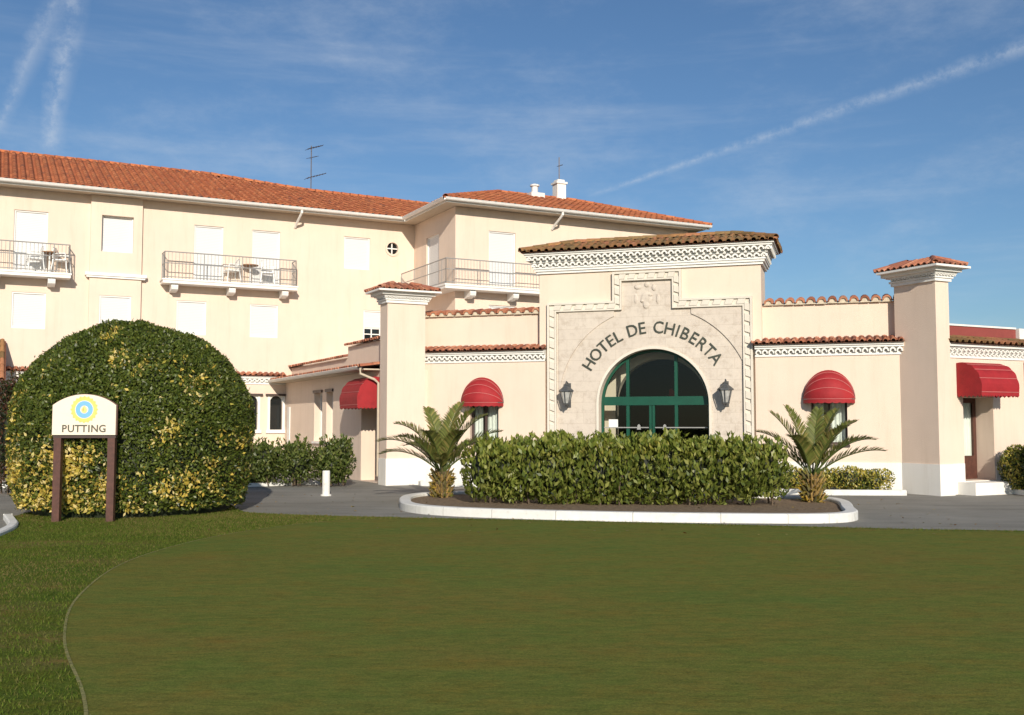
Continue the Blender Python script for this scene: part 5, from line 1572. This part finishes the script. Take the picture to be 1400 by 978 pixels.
V2, K2 = blades(60000, (-6, 9), (14.4, 18.3), LAWN_S, GREEN_S, 0.015, 0.035, RG + [(0.2, 0.16, 0.06)] * 2, 0.004)
og = quads_object('grass', np.concatenate([V1, V2]), np.concatenate([K1, K2]), M['blade'], None, 3)
og['kind'] = 'stuff'; og['label'] = 'longer grass around the putting green'

n = 900
P = np.stack([rng.uniform(-8.5, 8, n), rng.uniform(14.5, 24, n), np.zeros(n)], 1)
onl = in_poly(P, LAWN_S); oni = in_poly(P, ISL_S)
P[:, 2] = np.where(onl, 0.045, np.where(oni, 0.10, 0.010))
kp_ = ~(onl & (rng.uniform(0, 1, n) < 0.6)); P = P[kp_]; n = len(P)
ax_ = rng.normal(0, 1, (n, 3)); ax_[:, 2] *= 0.15
nn_ = rng.normal(0, 0.25, (n, 3)) + np.array([0, 0, 1.0])
l_ = rng.uniform(0.03, 0.07, n)
ol = quads_object('fallen_leaves', leaves(P, ax_, nn_, l_, l_ * 0.5), pick([(0.22, 0.13, 0.04), (0.15, 0.08, 0.03), (0.33, 0.24, 0.08), (0.12, 0.11, 0.04)], n), M['leaf'])
ol['kind'] = 'stuff'; ol['label'] = 'dry leaves scattered over the drive and bed'

# ------------------------------------------------------------------ sky, sun, camera
SUN_EL = radians(21); SUN_AZ = radians(9)           # 9 deg to the right of straight behind the camera
sd = Vector((sin(SUN_AZ) * cos(SUN_EL), -cos(SUN_AZ) * cos(SUN_EL), sin(SUN_EL)))
su = bpy.data.lights.new('sun', 'SUN'); su.energy = 4.95; su.angle = radians(0.5); su.color = (1.0, 0.91, 0.77)
so_ = bpy.data.objects.new('sun', su); COL.objects.link(so_); so_.rotation_euler = (-sd).to_track_quat('-Z', 'Y').to_euler(); so_.location = (10, -20, 30)
w = bpy.data.worlds.new('World'); scene.world = w; w.use_nodes = True
nt = w.node_tree; bg = nt.nodes['Background']; bg.inputs['Strength'].default_value = 0.086
sky = N(nt, 'ShaderNodeTexSky'); sky.sky_type = 'NISHITA'; sky.sun_disc = False; sky.sun_elevation = SUN_EL; sky.sun_rotation = pi - SUN_AZ
sky.altitude = 0; sky.air_density = 1.0; sky.dust_density = 0.6; sky.ozone_density = 2.2
tc = N(nt, 'ShaderNodeTexCoord')
nrmz = N(nt, 'ShaderNodeVectorMath', operation='NORMALIZE'); nt.links.new(tc.outputs['Generated'], nrmz.inputs[0])
D = nrmz.outputs[0]
def math(op, a, b=None, c=None, clamp=False):
    m = N(nt, 'ShaderNodeMath', operation=op); m.use_clamp = clamp
    for i, v in enumerate((a, b, c)):
        if v is None: continue
        if isinstance(v, (int, float)): m.inputs[i].default_value = v
        else: nt.links.new(v, m.inputs[i])
    return m.outputs[0]
def dot(v):
    m = N(nt, 'ShaderNodeVectorMath', operation='DOT_PRODUCT'); m.inputs[1].default_value = v; nt.links.new(D, m.inputs[0]); return m.outputs['Value']
def wnoise(scale, detail, rough, sc=(1, 1, 1), rot=(0, 0, 0), off=(0, 0, 0)):
    mp = N(nt, 'ShaderNodeMapping'); mp.inputs['Scale'].default_value = sc; mp.inputs['Rotation'].default_value = rot; mp.inputs['Location'].default_value = off
    nt.links.new(D, mp.inputs[0]); z = N(nt, 'ShaderNodeTexNoise'); z.inputs['Scale'].default_value = scale; z.inputs['Detail'].default_value = detail; z.inputs['Roughness'].default_value = rough
    nt.links.new(mp.outputs[0], z.inputs['Vector']); return z.outputs[0]
def smooth(v, a, b):
    m = N(nt, 'ShaderNodeMapRange'); m.interpolation_type = 'SMOOTHSTEP'; m.inputs[1].default_value = a; m.inputs[2].default_value = b; nt.links.new(v, m.inputs[0]); return m.outputs[0]
def trail(A, B, w0, w1, amp, seed, t0=0.0, t1=1.0, wob=0.01, nsc=60):
    """streak of thin cloud along the great circle from direction A to B, half width w0 -> w1 (radians)"""
    A = Vector(A).normalized(); B = Vector(B).normalized(); n_ = A.cross(B).normalized(); e = (B - A * A.dot(B)).normalized(); ang = A.angle(B)
    dist = dot(tuple(n_)); along = math('DIVIDE', math('ARCTAN2', dot(tuple(e)), dot(tuple(A))), ang)
    wv = wnoise(nsc, 5, 0.7, off=(seed, seed, 0)); wv2 = wnoise(7, 2, 0.5, off=(0, seed, seed))
    dist = math('ADD', dist, math('MULTIPLY', math('SUBTRACT', wv2, 0.5), wob))
    dist = math('ADD', dist, math('MULTIPLY', math('SUBTRACT', wv, 0.5), wob * 0.7))
    wid = math('ADD', w0, math('MULTIPLY', along, w1 - w0))
    prof = math('SUBTRACT', 1.0, math('DIVIDE', math('ABSOLUTE', dist), wid), clamp=True)
    prof = math('POWER', prof, 1.3)
    ends = math('MULTIPLY', smooth(along, t0, t0 + 0.12), math('SUBTRACT', 1.0, smooth(along, t1, t1 + 0.3)))
    tex = smooth(wv, 0.33, 0.68)
    tex = math('ADD', 0.15, math('MULTIPLY', tex, 0.85))
    return math('MULTIPLY', math('MULTIPLY', prof, ends), math('MULTIPLY', tex, amp), clamp=True)
pit = atan(91 / 1400)
def ray(x, y):
    a, b = (x - 700) / 1400, (489 - y) / 1400
    return Vector((a, cos(pit) - b * sin(pit), sin(pit) + b * cos(pit))).normalized()
c1 = trail(ray(790, 274), ray(1400, 66), 0.0035, 0.011, 0.34, 1.7, 0.0, 1.6, 0.006)
c2 = trail(ray(68, 212), ray(98, 0), 0.011, 0.014, 0.42, 4.2, -0.02, 1.8, 0.016, 45)
c3 = trail(ray(5, 165), ray(75, 0), 0.008, 0.013, 0.30, 7.7, -0.2, 1.8, 0.016, 40)
ci1 = math('MULTIPLY', smooth(wnoise(3.2, 8, 0.68, (1.0, 0.6, 2.2), (0, 0.5, 0.3), (2, 0, 0)), 0.44, 0.78), 0.30)
ci2 = math('MULTIPLY', smooth(wnoise(5.0, 6, 0.6, (0.5, 0.5, 5.0), (0, 0.2, 0), (5, 1, 2)), 0.48, 0.85), 0.24)
cl = math('ADD', math('ADD', math('ADD', c1, c2), c3), math('ADD', ci1, ci2), clamp=True)
tint = N(nt, 'ShaderNodeMix'); tint.data_type = 'RGBA'; tint.blend_type = 'MULTIPLY'; tint.inputs[0].default_value = 1.0
tint.inputs[7].default_value = (0.74, 0.93, 1.11, 1)
nt.links.new(sky.outputs[0], tint.inputs[6])
SKY_TINT = tint
mx = N(nt, 'ShaderNodeMix'); mx.data_type = 'RGBA'; mx.inputs[7].default_value = (8.0, 8.6, 9.3, 1)
nt.links.new(cl, mx.inputs[0]); nt.links.new(tint.outputs[2], mx.inputs[6]); nt.links.new(mx.outputs[2], bg.inputs['Color'])

cam = bpy.data.cameras.new('camera'); cam.sensor_width = 36; cam.lens = 36.0; cam.clip_end = 4000; cam.clip_start = 0.1
co_ = bpy.data.objects.new('camera', cam); COL.objects.link(co_); co_.location = (0, 0, 1.6); co_.rotation_euler = (radians(90) + pit, 0, 0)
scene.camera = co_
scene.view_settings.view_transform = 'Standard'; scene.view_settings.look = 'None'; scene.view_settings.exposure = 0; scene.view_settings.gamma = 1
